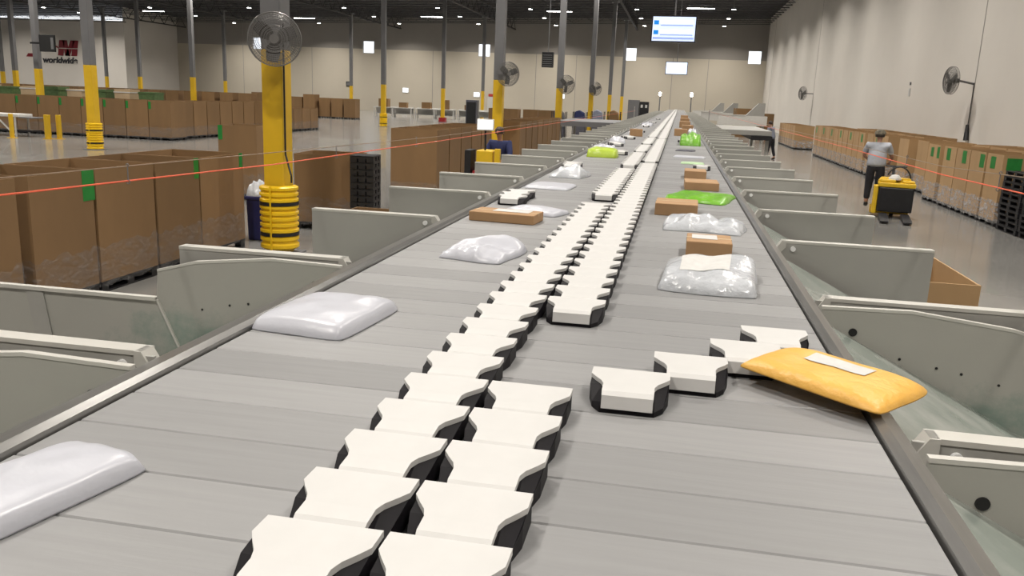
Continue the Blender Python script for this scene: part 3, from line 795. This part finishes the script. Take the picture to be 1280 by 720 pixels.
pillow('padded_mailer', M['mailer'], 'yellow padded mailer with a white label tipping over the right rail', 'parcel', .400, 1.985, .36, .25, .027, -38, 12, .15, z=ZB+.036, lab=(-.02, .25, .42, .24, 'paper'), edge=.6, yaxis=2, round_=5)
pillow(PM, M['polyclear'], 'large milky white bag on the right half of the belt', 'parcel', .160, 3.19, .36, .48, .062, -4, 13, .35, lab=(-.1, .05, .5, .55, 'paper'), edge=.3)
carton('brown box with a white label beside the large milky bag', .175, 3.80, .195, .24, .072, -1, (-.02, .02, .11, .12))
pillow(PM, M['polyclear'], 'crumpled white bag behind the labelled brown box', 'parcel', .185, 4.66, .40, .46, .048, -6, 14, .8)
carton('plain brown box left of the crumpled white bag and closest to the shoes', .03, 5.2, .25, .30, .072, -1)
pillow('poly_bag', M['green'], 'flat bright green bag on the right half of the belt', 'parcel', .195, 6.05, .40, .56, .035, -12, 15, .5)
carton('brown box just beyond the flat green bag', .215, 6.85, .26, .34, .062, 1)
carton('brown box second beyond the flat green bag', .185, 7.85, .19, .34, .072, 0)
pillow(PM, M['palegreen'], 'thin pale green mailer beyond the lone shoe', 'parcel', .19, 9.75, .26, .26, .012, 0, 16, .1)
pillow(PM, M['poly'], 'thin white mailer beyond the pale green one', 'parcel', .17, 10.9, .40, .34, .014, -3, 17, .1)
pillow(PM, M['darkgrey'], 'thin dark grey mailer in front of the puffed green bag', 'parcel', .13, 12.35, .27, .26, .016, -8, 18, .1)
pillow('poly_bag', M['green'], 'puffed bright green bag far along the right half of the belt', 'parcel', .215, 14.4, .34, .95, .17, 0, 19, .35, edge=.25)
carton('dark brown box beyond the puffed green bag', .06, 18.3, .26, .4, .14, 0)
pillow(PM, M['poly'], 'white bag between the puffed green bag and the far boxes', 'parcel', .3, 18.4, .2, .6, .12, 0, 20, .3)
carton('brown box second beyond the puffed green bag', .22, 20.6, .26, .4, .17, 0)
carton('brown box third beyond the puffed green bag', .18, 24.8, .30, .5, .17, 0)
carton('brown box fourth beyond the puffed green bag', .20, 29.5, .30, .6, .18, 0)
carton('brown box fifth beyond the puffed green bag, the farthest', .22, 36, .30, .6, .2, 0)

# ------------------------------------------------------------------ pull cords
def cordline(x, zs, ys, r, m, nm, lab, cat='cord'):
    o = MB().path([(x, y, z) for y, z in zip(ys, zs)], r, 6).build(nm, m); return tag(o, lab, cat)
cordline(-2.0, (2.0, 2.0, 1.97, 1.96, 1.96), (-1.5, 2.2, 4.0, 7, 40), .0031, M['cord'], 'pull_cord', 'taut red pull cord running along the left chutes')
cordline(-2.0, (2.052, 2.052, 2.03, 2.0, 2.0), (-1.5, 2.2, 4.0, 7, 40), .0018, M['wire'], 'tension_wire', 'thin pale wire strung just above the left red cord', 'wire')
cordline(1.3, (2.07, 2.07, 2.06, 2.07, 2.07), (-1.5, 3.5, 4.5, 7, 40), .0031, M['cord'], 'pull_cord', 'taut red pull cord crossing in front of the rider on the right')
cordline(1.3, (2.135, 2.13, 2.10, 2.10, 2.10), (-1.5, 3.5, 4.5, 7, 40), .0018, M['wire'], 'tension_wire', 'thin pale wire strung just above the right red cord', 'wire')
for i, (x, y, za, zb_) in enumerate([(-2.0, 2.82, 1.99, 2.045), (-2.0, 4.8, 1.965, 2.02), (-2.0, 6.4, 1.955, 2.01), (1.3, 3.75, 2.065, 2.125), (1.3, 5.2, 2.06, 2.105)]):
    tag(MB().tube((x, y, zb_), (x, y, za), .002, 6).ring((x, y, za-.004), .007, .0018, 'y', 14, 5).ring((x, y, zb_+.003), .005, .0018, 'y', 14, 5).build('cord_eyelet', M['column']),
        'small steel eyelet joining wire and cord, %s %s' % (WORDS[i if i < 3 else i-3], 'on the left cord' if i < 3 else 'on the right cord'), 'eyelet', 'cord eyelets')
# cord posts at intervals beyond the view of the chutes
def cord_post(x, y, lab):
    t = thing('cord_post', lab, 'post', (x, y, 0), 0, 'cord posts')
    MB().box(-.02, -.02, 0, .02, .02, 2.16).build('post', M['panel'], t); MB().box(-.07, -.07, 0, .07, .07, .01).build('base_plate', M['panel'], t)
    MB().ring((0, -.03, 2.07), .02, .004).build('ring', M['column'], t)
for x, s in ((-2.04, 'left'), (1.34, 'right')):
    cord_post(x, -1.5, 'slim grey post holding the %s cord behind the camera' % s)
    cord_post(x, 40, 'slim grey post holding the far end of the %s cord' % s)

# ------------------------------------------------------------------ people
def person(label, loc, rz, J, top, bottom, headgear, sleeves=True, height=1.0, hairm='hair'):
    """J: joint positions; one continuous skinned body, clothes as children"""
    t = thing('person', label, 'person', loc, rz)
    def skin(name, pts, edges, radii, m, root=0, sub=2):
        me = bpy.data.meshes.new(name); me.from_pydata(pts, edges, []); me.update()
        o = bpy.data.objects.new(name, me); COL.objects.link(o); o.parent = t
        sk = o.modifiers.new('skin', 'SKIN'); sk.use_smooth_shade = True
        for i, v in enumerate(me.skin_vertices[0].data):
            r = radii[i]; v.radius = r if isinstance(r, tuple) else (r, r)
            v.use_root = (i == root)
        sb = o.modifiers.new('sub', 'SUBSURF'); sb.levels = sub; sb.render_levels = sub
        dg = bpy.context.evaluated_depsgraph_get(); dg.update()
        me2 = bpy.data.meshes.new_from_object(o.evaluated_get(dg)); o.modifiers.clear(); o.data = me2
        me2.materials.clear(); me2.materials.append(m)
        for p in me2.polygons: p.use_smooth = True
        return o
    names = []; pts = []; rad = []; edges = []
    def add(n, p, r, prev=None):
        names.append(n); pts.append(Vector(p)); rad.append(r)
        if prev is not None: edges.append((names.index(prev), len(pts)-1))
    add('pelvis', J['pelvis'], (.12, .09)); add('waist', J['waist'], (.11, .08), 'pelvis'); add('chest', J['chest'], (.12, .085), 'waist')
    add('neck', J['neck'], .055, 'chest'); add('throat', J['throat'], .05, 'neck')
    hc = Vector(J['head'])
    add('jaw', hc+Vector((0, 0, -.055)), (.062, .072), 'throat'); add('head', hc+Vector((0, 0, .02)), (.078, .092), 'jaw'); add('crown', hc+Vector((0, 0, .075)), (.06, .07), 'head')
    for s in 'lr':
        add('sh'+s, J['sh'+s], .062, 'chest'); add('el'+s, J['el'+s], .043, 'sh'+s); add('wr'+s, J['wr'+s], .028, 'el'+s)
        add('hip'+s, J['hip'+s], .078, 'pelvis'); add('kn'+s, J['kn'+s], .062, 'hip'+s); add('an'+s, J['an'+s], .042, 'kn'+s)
        add('toe'+s, Vector(J['an'+s])+Vector(J['toe']), .036, 'an'+s)
        wr = Vector(J['wr'+s]); el = Vector(J['el'+s]); d = (wr-el).normalized()
        side = d.cross(Vector((0, 0, 1))); side = side.normalized() if side.length > .05 else Vector((0, 1, 0))
        pal = wr+d*.05; add('pal'+s, pal, (.036, .018), 'wr'+s)
        for q, (off, ln) in enumerate(((-.027, .06), (-.009, .075), (.009, .07), (.027, .055))):
            b_ = pal+d*.03+side*off; add('f%d%s' % (q, s), b_, .0095, 'pal'+s)
            add('g%d%s' % (q, s), b_+d*ln*.5+Vector((0, 0, -.006)), .0085, 'f%d%s' % (q, s)); add('h%d%s' % (q, s), b_+d*ln*.85+Vector((0, 0, -.03)), .007, 'g%d%s' % (q, s))
        add('t1'+s, wr+d*.03-side*.035, .011, 'pal'+s); add('t2'+s, wr+d*.065-side*.052+Vector((0, 0, -.01)), .0085, 't1'+s)
    skin('body', pts, edges, rad, M['skin'])
    # face: nose, ears
    fz = MB(); fd = Vector(J.get('face', (0, 1, 0)))
    sd = fd.cross(Vector((0, 0, 1))).normalized()
    nb = hc+fd*.085; fz.tube(nb+Vector((0, 0, .03)), nb+fd*.025+Vector((0, 0, -.01)), .010, 8, .014)
    fz.build('nose', M['skin'], t, smooth=True)
    for s in (-1, 1):
        e = hc+sd*s*.078; MB().tube(e, e+sd*s*.014, .026, 10, .022).build('ear', M['skin'], t, smooth=True)
        e = hc+fd*.080+sd*s*.031+Vector((0, 0, .02)); MB().tube(e, e+fd*.006, .009, 8).build('eye', M['hole'], t)
    mo = hc+fd*.082+Vector((0, 0, -.045)); MB().tube(mo-sd*.02, mo+sd*.02, .006, 6).build('mouth', M['red'], t)
    # shirt
    p2, r2, e2, nm = [], [], [], []
    def a2(n, p, r, prev=None):
        nm.append(n); p2.append(Vector(p)); r2.append(r)
        if prev is not None: e2.append((nm.index(prev), len(p2)-1))
    pv = Vector(J['pelvis']); ws = Vector(J['waist']); chh = Vector(J['chest']); nk = Vector(J['neck'])
    a2('hem', pv-Vector((0, 0, .06)), (.215, .18)); a2('low', pv+(ws-pv)*.5, (.205, .17), 'hem'); a2('waist', ws, (.20, .165), 'low'); a2('midriff', ws+(chh-ws)*.5, (.20, .165), 'waist'); a2('chest', chh, (.205, .16), 'midriff'); a2('upper', chh+(nk-chh)*.45, (.15, .12), 'chest'); a2('collar', chh+(nk-chh)*.85, (.085, .08), 'upper')
    for s in 'lr':
        sh, el = Vector(J['sh'+s]), Vector(J['el'+s]); wr = Vector(J['wr'+s])
        a2('sh'+s, sh, .088, 'upper'); a2('el'+s, sh+(el-sh)*(.78 if not sleeves else 1), .066 if not sleeves else .056, 'sh'+s)
        if sleeves: a2('wr'+s, el+(wr-el)*.85, .042, 'el'+s)
    skin('shirt', p2, e2, r2, M[top])
    p2, r2, e2, nm = [], [], [], []
    a2('pelvis', pv, (.175, .14)); a2('belt', pv+(ws-pv)*.85, (.15, .12), 'pelvis')
    for s in 'lr':
        hp, kn, an = (Vector(J[q+s]) for q in ('hip', 'kn', 'an'))
        a2('hip'+s, hp, .112, 'pelvis'); a2('kn'+s, kn, .082, 'hip'+s); a2('an'+s, an+(kn-an)*.12, .064, 'kn'+s)
    skin('trousers', p2, e2, r2, M[bottom])
    for s in 'lr':
        an = Vector(J['an'+s]); tv = Vector(J['toe']).normalized()
        z = an.z-.075
        skin('shoe', [an+Vector((0, 0, -.035))-tv*.04, an+Vector((0, 0, -.035))+tv*.08, an+Vector((0, 0, -.045))+tv*.19], [(0, 1), (1, 2)], [(.048, .042), (.05, .036), (.042, .025)], M['shoes'])
    hr = MB().lathe([(0, .118), (.05, .108), (.085, .07), (.098, .02), (.09, -.03)], n=20)
    o = hr.build('hair', M[hairm], t, hc-fd*.012, smooth=True); o.scale = (1, 1.08, 1)
    if headgear:
        o = MB().lathe([(0, .145), (.06, .138), (.1, .10), (.112, .05), (.115, .035)], n=20).build('cap', M[headgear], t, hc, smooth=True)
        br = MB(); c0_ = hc+fd*.09+Vector((0, 0, .045))
        pb = [c0_-sd*.08, c0_+sd*.08, c0_+fd*.08+sd*.05+Vector((0, 0, -.02)), c0_+fd*.08-sd*.05+Vector((0, 0, -.02))]
        br.add([*pb, *[q+Vector((0, 0, .008)) for q in pb]], [(3,2,1,0), (4,5,6,7), (0,1,5,4), (1,2,6,5), (2,3,7,6), (3,0,4,7)])
        br.build('cap_brim', M[headgear], t)
    return t
def stand(lean=0., stride=.0, arm=None, w=.0):
    ly = lean
    J = dict(pelvis=(0, 0, .95), waist=(0, ly*.3, 1.10), chest=(0, ly*.8, 1.32), neck=(0, ly*1.05, 1.47), throat=(0, ly*1.15+.01, 1.53), head=(0, ly*1.25+.03, 1.64),
             shl=(-.19, ly*.95, 1.42), shr=(.19, ly*.95, 1.42), hipl=(-.095, 0, .90), hipr=(.095, 0, .90),
             knl=(-.10, .03+stride*.5, .49), knr=(.10, .03-stride*.5, .49), anl=(-.11, stride, .085), anr=(.11, -stride, .085), toe=(0, .13, -.045))
    if arm: J.update(arm)
    else: J.update(ell=(-.24, ly+.0, 1.14), elr=(.24, ly+.0, 1.14), wrl=(-.24, ly+.1, .90), wrr=(.24, ly+.1, .90))
    return J
# rider on the right, back to the camera, hands on the tiller
person('person in a grey T-shirt and camouflage cap riding the yellow pallet truck, seen from behind', (4.66, 21.28, .165), R(-12),
       stand(.06, .02, dict(ell=(-.27, .20, 1.16), elr=(.29, .18, 1.14), wrl=(-.12, .38, 1.03), wrr=(.26, .40, 1.02))), 'shirt', 'trousers', 'cap', sleeves=False).scale = (1.12, 1.08, 1.0)
person('person in slate shirt and dark trousers walking far down the right aisle', (4.32, 41.2, 0), R(60),
       stand(.10, .16), 'shirtblue', 'trousers', None, sleeves=True)
person('person in navy bending over the yellow and red cart on the left of the belt', (-3.55, 17.25, 0), R(170),
       stand(.10, .0, dict(ell=(-.28, .22, 1.18), elr=(.28, .22, 1.18), wrl=(-.16, .40, 1.08), wrr=(.16, .40, 1.08))), 'navy', 'trousers', None)

# ------------------------------------------------------------------ pallet truck
t = thing('pallet_truck', 'yellow ride-on electric pallet truck with black forks in the right aisle', 'pallet truck', (4.98, 20.65, 0), R(-10))
MB().prism([(-.36, .06), (-.36, .82), (-.30, .90), (.30, .90), (.36, .82), (.36, .06)], 'y', -.02, .10).build('front_frame', M['jackyellow'], t, bevel=.02)
MB().box(-.34, -.34, .14, .40, -.03, .70).build('battery_box', M['black'], t, bevel=.03)
b = MB().box(-.36, -.35, .70, .42, .02, .80); b.box(-.34, -.30, .80, .0, .0, .865); b.box(.14, -.3, .80, .40, .0, .85); b.build('hood', M['jackyellow'], t, bevel=.02)
MB().box(-.44, -.30, .08, -.345, .05, .72).build('side_cover', M['jackyellow'], t, bevel=.02)
for x in (-.20, .26):
    MB().prism([(-.35, .03), (-.35, .115), (-1.38, .095), (-1.5, .06), (-1.5, .03)], 'x', x-.085, x+.085).build('fork', M['black'], t)
MB().box(-.42, .12, .07, .32, .78, .155).build('rider_platform', M['black'], t, bevel=.01)
MB().box(-.46, .10, .06, -.40, .5, .22).build('platform_edge', M['jackyellow'], t)
tl = MB().tube((-.05, .08, .85), (-.05, .42, 1.12), .03, 8)
pts = [(.02+.25*math.sin(a)+.05, .10, .84+.30*math.cos(a)) for a in [R(-70+150*k/14) for k in range(15)]]
tl.path(pts, .018, 8); tl.tube((-.22, .44, 1.13), (.24, .44, 1.13), .02, 8)
tl.build('tiller', M['black'], t)
MB().lathe([(0, .12), (.08, .1), (.13, .04), (.14, 0)], (-.02, -.1, .86), 16).build('bag', M['paper'], t)
for x, y in ((-.2, -1.3), (.26, -1.3), (0, .0)):
    MB().tube((x-.04, y, .045), (x+.04, y, .045), .042, 14).build('wheel', M['darkgap'], t)

# cart on the left
t = thing('picking_cart', 'yellow and red cart with a small lit screen, left of the belt', 'cart', (-3.62, 16.4, 0), 0)
MB().box(-.20, -.28, .95, .13, .2, 1.32).build('yellow_bin', M['jackyellow'], t, bevel=.02)
b = MB()
for k in range(6): b.box(-.26, -.30, .35+k*.1, .15, .22, .42+k*.1)
b.box(-.24, -.28, .3, .13, .2, .93).build('red_crate', M['red'], t)
MB().box(.17, -.30, .1, .27, -.2, 1.36).build('yellow_post', M['jackyellow'], t)
MB().box(-.43, -.3, .1, -.30, .1, 1.32).build('battery_pack', M['black'], t, bevel=.015)
MB().box(-.43, -.3, .1, .27, .25, .2).build('base', M['black'], t)
MB().box(-.22, -.22, 1.70, .12, -.18, 1.92).build('screen_case', M['white'], t, bevel=.01)
MB().box(-.20, -.225, 1.72, .10, -.22, 1.90).build('screen', M['screenwhite'], t)
MB().tube((-.05, -.15, 1.3), (-.05, -.18, 1.72), .02, 8).build('screen_post', M['black'], t)
for x in (-.35, .2):
    for y in (-.22, .17): MB().tube((x-.02, y, .05), (x+.02, y, .05), .05, 12).build('wheel', M['darkgap'], t)

# blue tote with a clear bag beside the near column
t = thing('blue_bin', 'navy blue plastic bin between the open boxes and the nearest column', 'bin', (-6.34, 12.25, 0), R(5))
MB().prism([(-.17, 0), (-.19, .66), (.19, .66), (.17, 0)], 'y', -.2, .2).build('tub', M['blue'], t, bevel=.02)
MB().box(-.21, -.22, .64, .21, .22, .69).build('rim', M['blue'], t, bevel=.01)
pillow('plastic_bag', M['polyclear'], 'crumpled clear bag on top of the navy blue bin', 'bag', -6.34, 12.25, .40, .40, .17, 5, 31, .5, z=.691, edge=.5)

# ------------------------------------------------------------------ bollards and bench in the left aisle
def bollard(x, y, lab, h=.95, r=.085):
    t = thing('bollard', lab, 'bollard', (x, y, 0), 0, 'yellow bollards')
    MB().tube((0, 0, 0), (0, 0, h), r, 16).build('post', M['yellow'], t, bevel=.01)
    MB().box(-.14, -.14, 0, .14, .14, .02).build('base_plate', M['yellow'], t)
bollard(-25.95, 29.5, 'yellow bollard beside the white bench')
bollard(-24.65, 29.9, 'yellow double bollard in front of the long row of boxes', r=.12)
bollard(-24.38, 30.2, 'yellow bollard just behind the double one', r=.1)
bollard(-6.6, 46.5, 'yellow bollard far down beside the left chutes')
t = thing('work_bench', 'white bench with angled legs and a black lower frame in the left aisle', 'bench', (-27.6, 30.7, 0))
MB().box(-2.6, -.4, .78, 1.3, .4, .9).build('bench_top', M['white'], t, bevel=.02)
for x in (-2.4, -.5, 1.1):
    MB().tube((x, -.35, 0), (x, -.35, .8), .04, 6).build('leg', M['white'], t); MB().tube((x, .35, 0), (x, .35, .8), .04, 6).build('leg', M['white'], t)
MB().tube((.2, -.36, .8), (1.05, -.36, .05), .035, 6).build('brace', M['white'], t)
MB().box(-2.4, -.3, .2, 1.8, .3, .26).build('lower_frame', M['black'], t)
MB().box(1.3, -.38, .74, 1.9, .38, .79).build('end_shelf', M['column'], t)

# ------------------------------------------------------------------ packing tables in the distance
def table(x, y, lab, w=2.02, item=None):
    t = thing('packing_table', lab, 'table', (x, y, 0), 0, 'white packing tables in the distance')
    MB().box(-w/2, -.45, .86, w/2, .45, .93).build('table_top', M['white'], t)
    for a in (-w/2+.08, w/2-.08):
        for b in (-.38, .38): MB().box(a-.04, b-.04, 0, a+.04, b+.04, .86).build('leg', M['white'], t)
    MB().box(-w/2+.1, .34, .35, w/2-.1, .37, .86).build('back_panel', M['white'], t)
    MB().box(-w/2, .38, .93, w/2, .42, 1.0).build('back_rail', M['white'], t)
    MB().box(-w/2+.1, -.35, .3, w/2-.1, .35, .34).build('lower_shelf', M['column'], t)
for i in range(6):
    table(-29.0+i*2.15, 82.0-(i % 2)*.6, 'white packing table across the shiny floor, %s from the left' % WORDS[i])
def small_box(x, y, z, w, l, h, lab, grp, m='card', nm='carton_box'):
    t = thing(nm, lab, 'box', (x, y, z), random.uniform(-.2, .2), grp)
    MB().box(-w/2, -l/2, 0, w/2, l/2, h).build('carton', M[m], t)
    MB().box(-w/2-.002, -.04, h*.8, w/2+.002, .04, h+.002).build('tape', M['cardpale'], t)
for i, (x, w, h) in enumerate([(-29.0, 1.0, .8), (-26.8, .8, .5), (-24.6, .9, .6), (-22.5, .7, .9), (-20.3, .8, .5)]):
    small_box(x, 82.0-(.6 if i % 2 else 0), 1.002 if False else .932, w, .6, h, 'brown carton on the distant packing tables, %s from the left' % WORDS[i], 'cartons on the packing tables')
# clutter behind the long left row: green and pale containers
for i in range(10):
    x = -46.0 + i*1.62
    t = thing('storage_tub', ('green' if i % 2 else 'pale') + ' container showing over the long left row of boxes, %s from the left' % WORDS[i], 'container', (x, 47, 0), 0, 'containers behind the long left row')
    MB().prism([(-.45, .02), (-.52, 1.80+.05*(i % 3)), (.52, 1.80+.05*(i % 3)), (.45, .02)], 'y', -.5, .5).build('tub', M['tub' if i % 2 else 'cardpale'], t)
    MB().box(-.55, -.54, 1.70, .55, .54, 1.76).build('rim', M['tub' if i % 2 else 'white'], t)
# far end of the belt: hoods, deflectors, lamp poles
def hood(x, y, lab):
    t = thing('chute_hood', lab, 'chute hood', (x, y, 0), 0, 'white hoods at the far end')
    MB().box(-1.6, -.5, 1.1, 1.6, .5, 1.75).build('body', M['white'], t)
    MB().prism([(.2, 1.75), (1.0, 2.6), (1.4, 2.6), (1.4, 1.75)], 'y', -.45, .45).build('deflector', M['panel'], t)
    MB().box(-1.6, -.52, 1.75, .2, .52, 1.8).build('ledge', M['flange'], t)
    for a in (-1.4, 1.4):
        for b in (-.4, .4): MB().box(a-.05, b-.05, 0, a+.05, b+.05, 1.1).build('leg', M['panel'], t)
hood(4.2, 60, 'white metal hood right of the belt, nearer the right aisle'); hood(3.4, 75, 'white metal hood right of the belt, second farther one'); hood(2.9, 88, 'white metal hood right of the belt, third and farthest')
for i, (x, y) in enumerate([(-1.8, 78), (.9, 74)]):
    t = thing('beacon_pole', 'slim pole with a small white lamp %s the far end of the belt' % ('left of' if i == 0 else 'right of'), 'beacon', (x, y, 0))
    MB().tube((0, 0, 0), (0, 0, 3.0), .05, 8).build('pole', M['column'], t); MB().tube((0, 0, 3.0), (0, 0, 3.3), .09, 10).build('lamp', M['lens'], t)
t = thing('roll_container', 'grey wheeled cage with black and white crates left of the far belt', 'cart', (-2.75, 60, 0))
for k in range(2):
    MB().box(-.75+k*.8, -.5, .15, -.0+k*.65, .5, 2.5-k*.1).build('cage_panel', M['column' if k == 0 else 'black'], t)
MB().box(.12, -.52, 2.0, .26, -.5, 2.2).build('white_tag', M['paper'], t); MB().box(.42, -.52, 2.0, .56, -.5, 2.2).build('white_tag', M['paper'], t)
MB().box(-.78, -.55, 0, .68, .55, .15).build('base', M['black'], t)
# platform of a transfer conveyor to the right of the belt
t = thing('transfer_conveyor', 'grey side conveyor reaching out towards the walking person', 'conveyor', (2.25, 32, 0))
MB().box(-.9, -3.2, 1.45, .75, 3.2, 1.60).build('bed', M['panel'], t); MB().box(.1, -3.3, 1.30, .77, 2.6, 1.44).build('motor_pan', M['black'], t)
for a in (-.8, .65):
    for b in (-3.0, 3.0): MB().box(a-.05, b-.05, 0, a+.05, b+.05, 1.45).build('leg', M['panel'], t)
small_box(6.3, 66, 0, 1.2, 1.0, 1.9, 'brown carton stack at the far end of the right aisle', 'far cartons on the right'); small_box(4.9, 70, 0, 1.2, 1.0, 2.2, 'tall brown carton by the far end of the right aisle', 'far cartons on the right')
# transfer conveyor on the left
t = thing('transfer_conveyor', 'wide grey side conveyor left of the belt beyond the column', 'conveyor', (-3.70, 40, 0))
MB().box(-1.6, -3, 1.22, 1.4, 3, 1.44).build('bed', M['column'], t)
for a in (-1.4, 1.2):
    for b in (-2.8, 2.8): MB().box(a-.05, b-.05, 0, a+.05, b+.05, 1.22).build('leg', M['panel'], t)
for i, (x, y, h_, bm_, lab) in enumerate([(-6.9, 50, 1.75, 'darkgrey', 'dark loaded cart by the third column, left of the far belt'), (-5.9, 52, 1.75, 'navy', 'dark cart with a navy bundle, second left of the far belt'),
        (-5.0, 54, 1.8, 'shirtblue', 'dark cart with a slate bundle, third left of the far belt'), (-4.1, 55.5, 1.8, 'card', 'dark cart with a dull brown bundle, fourth left of the far belt')]):
    t = thing('supply_cart', lab, 'cart', (x, y, 0), 0, 'dark carts left of the far belt')
    fr = MB().box(-.42, -.35, .15, .42, .35, .2).box(-.42, -.35, .9, .42, .35, .94)
    for a in (-.4, .4):
        for b in (-.33, .33): fr.box(a-.02, b-.02, .1, a+.02, b+.02, h_-.1)
    fr.build('frame', M['black'], t)
    MB().prism([(-.36, .95), (-.3, h_-.1), (-.05, h_), (.25, h_-.15), (.36, .95)], 'y', -.28, .28).build('bundle', M[bm_], t, bevel=.06)
    MB().box(-.36, -.3, .21, .36, .3, .8).build('crate', M['darkgrey'], t, bevel=.02)
t = thing('machine_cabinet', 'dark upright cabinet beside a distant column in the middle of the hall', 'cabinet', (-14.6, 60, 0))
MB().box(-.4, -.35, .1, .4, .35, 2.05).build('body', M['darkgrey'], t, bevel=.02); MB().box(-.34, -.37, .2, .34, -.35, 1.9).build('door', M['black'], t); MB().box(-.42, -.37, 0, .42, .37, .1).build('base', M['column'], t)
# red base on the far column
tag(MB().box(-.28, -.28, .0, -.16, .28, .36).box(.16, -.28, .0, .28, .28, .36).box(-.16, -.28, 0, .16, -.16, .36).box(-.16, .16, 0, .16, .28, .36).build('bumper', M['red'], None, (XC[1], YC[4], .026)), 'small red bumper around the foot of the distant column', 'bumper')
# wall fittings
for i, (x, z, lab) in enumerate([(-34.0, 2.7, 'small pale lit notice on the far wall left of centre'), (-24.8, 2.5, 'small pale lit notice on the far wall between two far columns'), (-14.2, 2.7, 'small pale lit notice on the far wall behind the third column')]):
    t = thing('wall_notice', lab, 'notice', (x, YF-.06, z), 0, 'notices on the far wall')
    MB().box(-.42, 0, -.32, .42, .05, .32).build('frame', M['white'], t); MB().box(-.36, -.01, -.26, .36, 0, .26).build('screen', M['screenwhite'], t)
t = thing('wall_box', 'small dark electric box on the far wall', 'box', (-41.5, YF-.1, 3.2)); MB().box(-.4, 0, -.3, .4, .1, .3).build('housing', M['black'], t, bevel=.02); MB().box(-.3, -.01, -.2, .3, 0, .2).build('door', M['column'], t)
t = thing('wall_outlet', 'small white and grey outlet plates high on the right wall', 'outlet', (XR-.02, 38.7, 3.2)); MB().box(0, -.12, -.16, .02, .12, .16).build('plate', M['paper'], t); MB().box(0, -.1, .3, .02, .1, .42).build('upper_plate', M['column'], t)
d = struct('door_1', MB().box(-23.4, YF-.05, 0, -21.8, YF, 2.3), M['white'])
MB().box(-23.3, YF-.07, 2.35, -21.9, YF-.02, 2.65).build('sign_plate', M['exit'], d)

# office wall lettering: red M, and worldwide in black
t = thing('wall_lettering', 'dark red M over the black word worldwide on the left office wall', 'sign', (-71.5, 92.98, 0))
t.location = (-76.6, 92.97, 0)
ltr = MB()
def quad(x0, z0, x1, z1, x2, z2, x3, z3): ltr.prism([(x0, z0), (x1, z1), (x2, z2), (x3, z3)], 'y', -.02, .02)
# M as heavy slab letter, split by a pale stripe
for (zb_, zt_) in ((5.15, 5.95), (6.05, 6.95)):
    ltr = MB()
    f_ = lambda x, z: (x+(z-5.15)*.18, z)
    def bar(xa, xb, xc, xd, za=zb_, zt=zt_):
        ltr.prism([f_(xa, za), f_(xb, za), f_(xd, zt), f_(xc, zt)], 'y', -.02, .02)
    bar(2.2, 2.95, 2.2, 2.95); bar(4.05, 4.8, 4.05, 4.8)
    k0, k1 = (zb_-5.15)/1.8, (zt_-5.15)/1.8
    lx = lambda k: 3.5-(1-0)*.55*k; rx = lambda k: 3.5+.55*k
    bar(lx(k0)-.3, lx(k0)+.3, lx(k1)-.3, lx(k1)+.3); bar(rx(k0)-.3, rx(k0)+.3, rx(k1)-.3, rx(k1)+.3)
    ltr.build('letter_m', M['logored'], t)
ltr = MB()
ltr.prism([(.7, 6.55), (1.2, 6.45), (2.4, 5.95), (2.2, 6.25)], 'y', -.02, .02)
ltr.build('emblem_wing', M['logored'], t); ltr = MB()
ltr.prism([(-2.2, 4.9), (-.9, 4.9), (-.6, 5.3), (-1.9, 5.3)], 'y', -.02, .02)
ltr.build('emblem_foot', M['logored'], t)
text_mesh('worldwide', .98, .02, M['logoblack'], 'word', t, (.05, -.02, 4.28), (PI/2, 0, 0), 1.12, bold=.03, shear=.15)

# ------------------------------------------------------------------ world and view
wd = bpy.data.worlds.new('world'); S.world = wd; wd.use_nodes = True
bg = wd.node_tree.nodes['Background']; bg.inputs['Color'].default_value = (.92, .95, 1, 1); bg.inputs['Strength'].default_value = 2.0
S.view_settings.view_transform = 'Standard'; S.view_settings.look = 'None'; S.view_settings.gamma = 1; S.view_settings.use_curve_mapping = False
S.view_settings.exposure = 0.0

for o in bpy.data.objects:
    if 'label' in o and len(o['label'].replace(',', '').split()) > 16: print('LONG', o['label'])
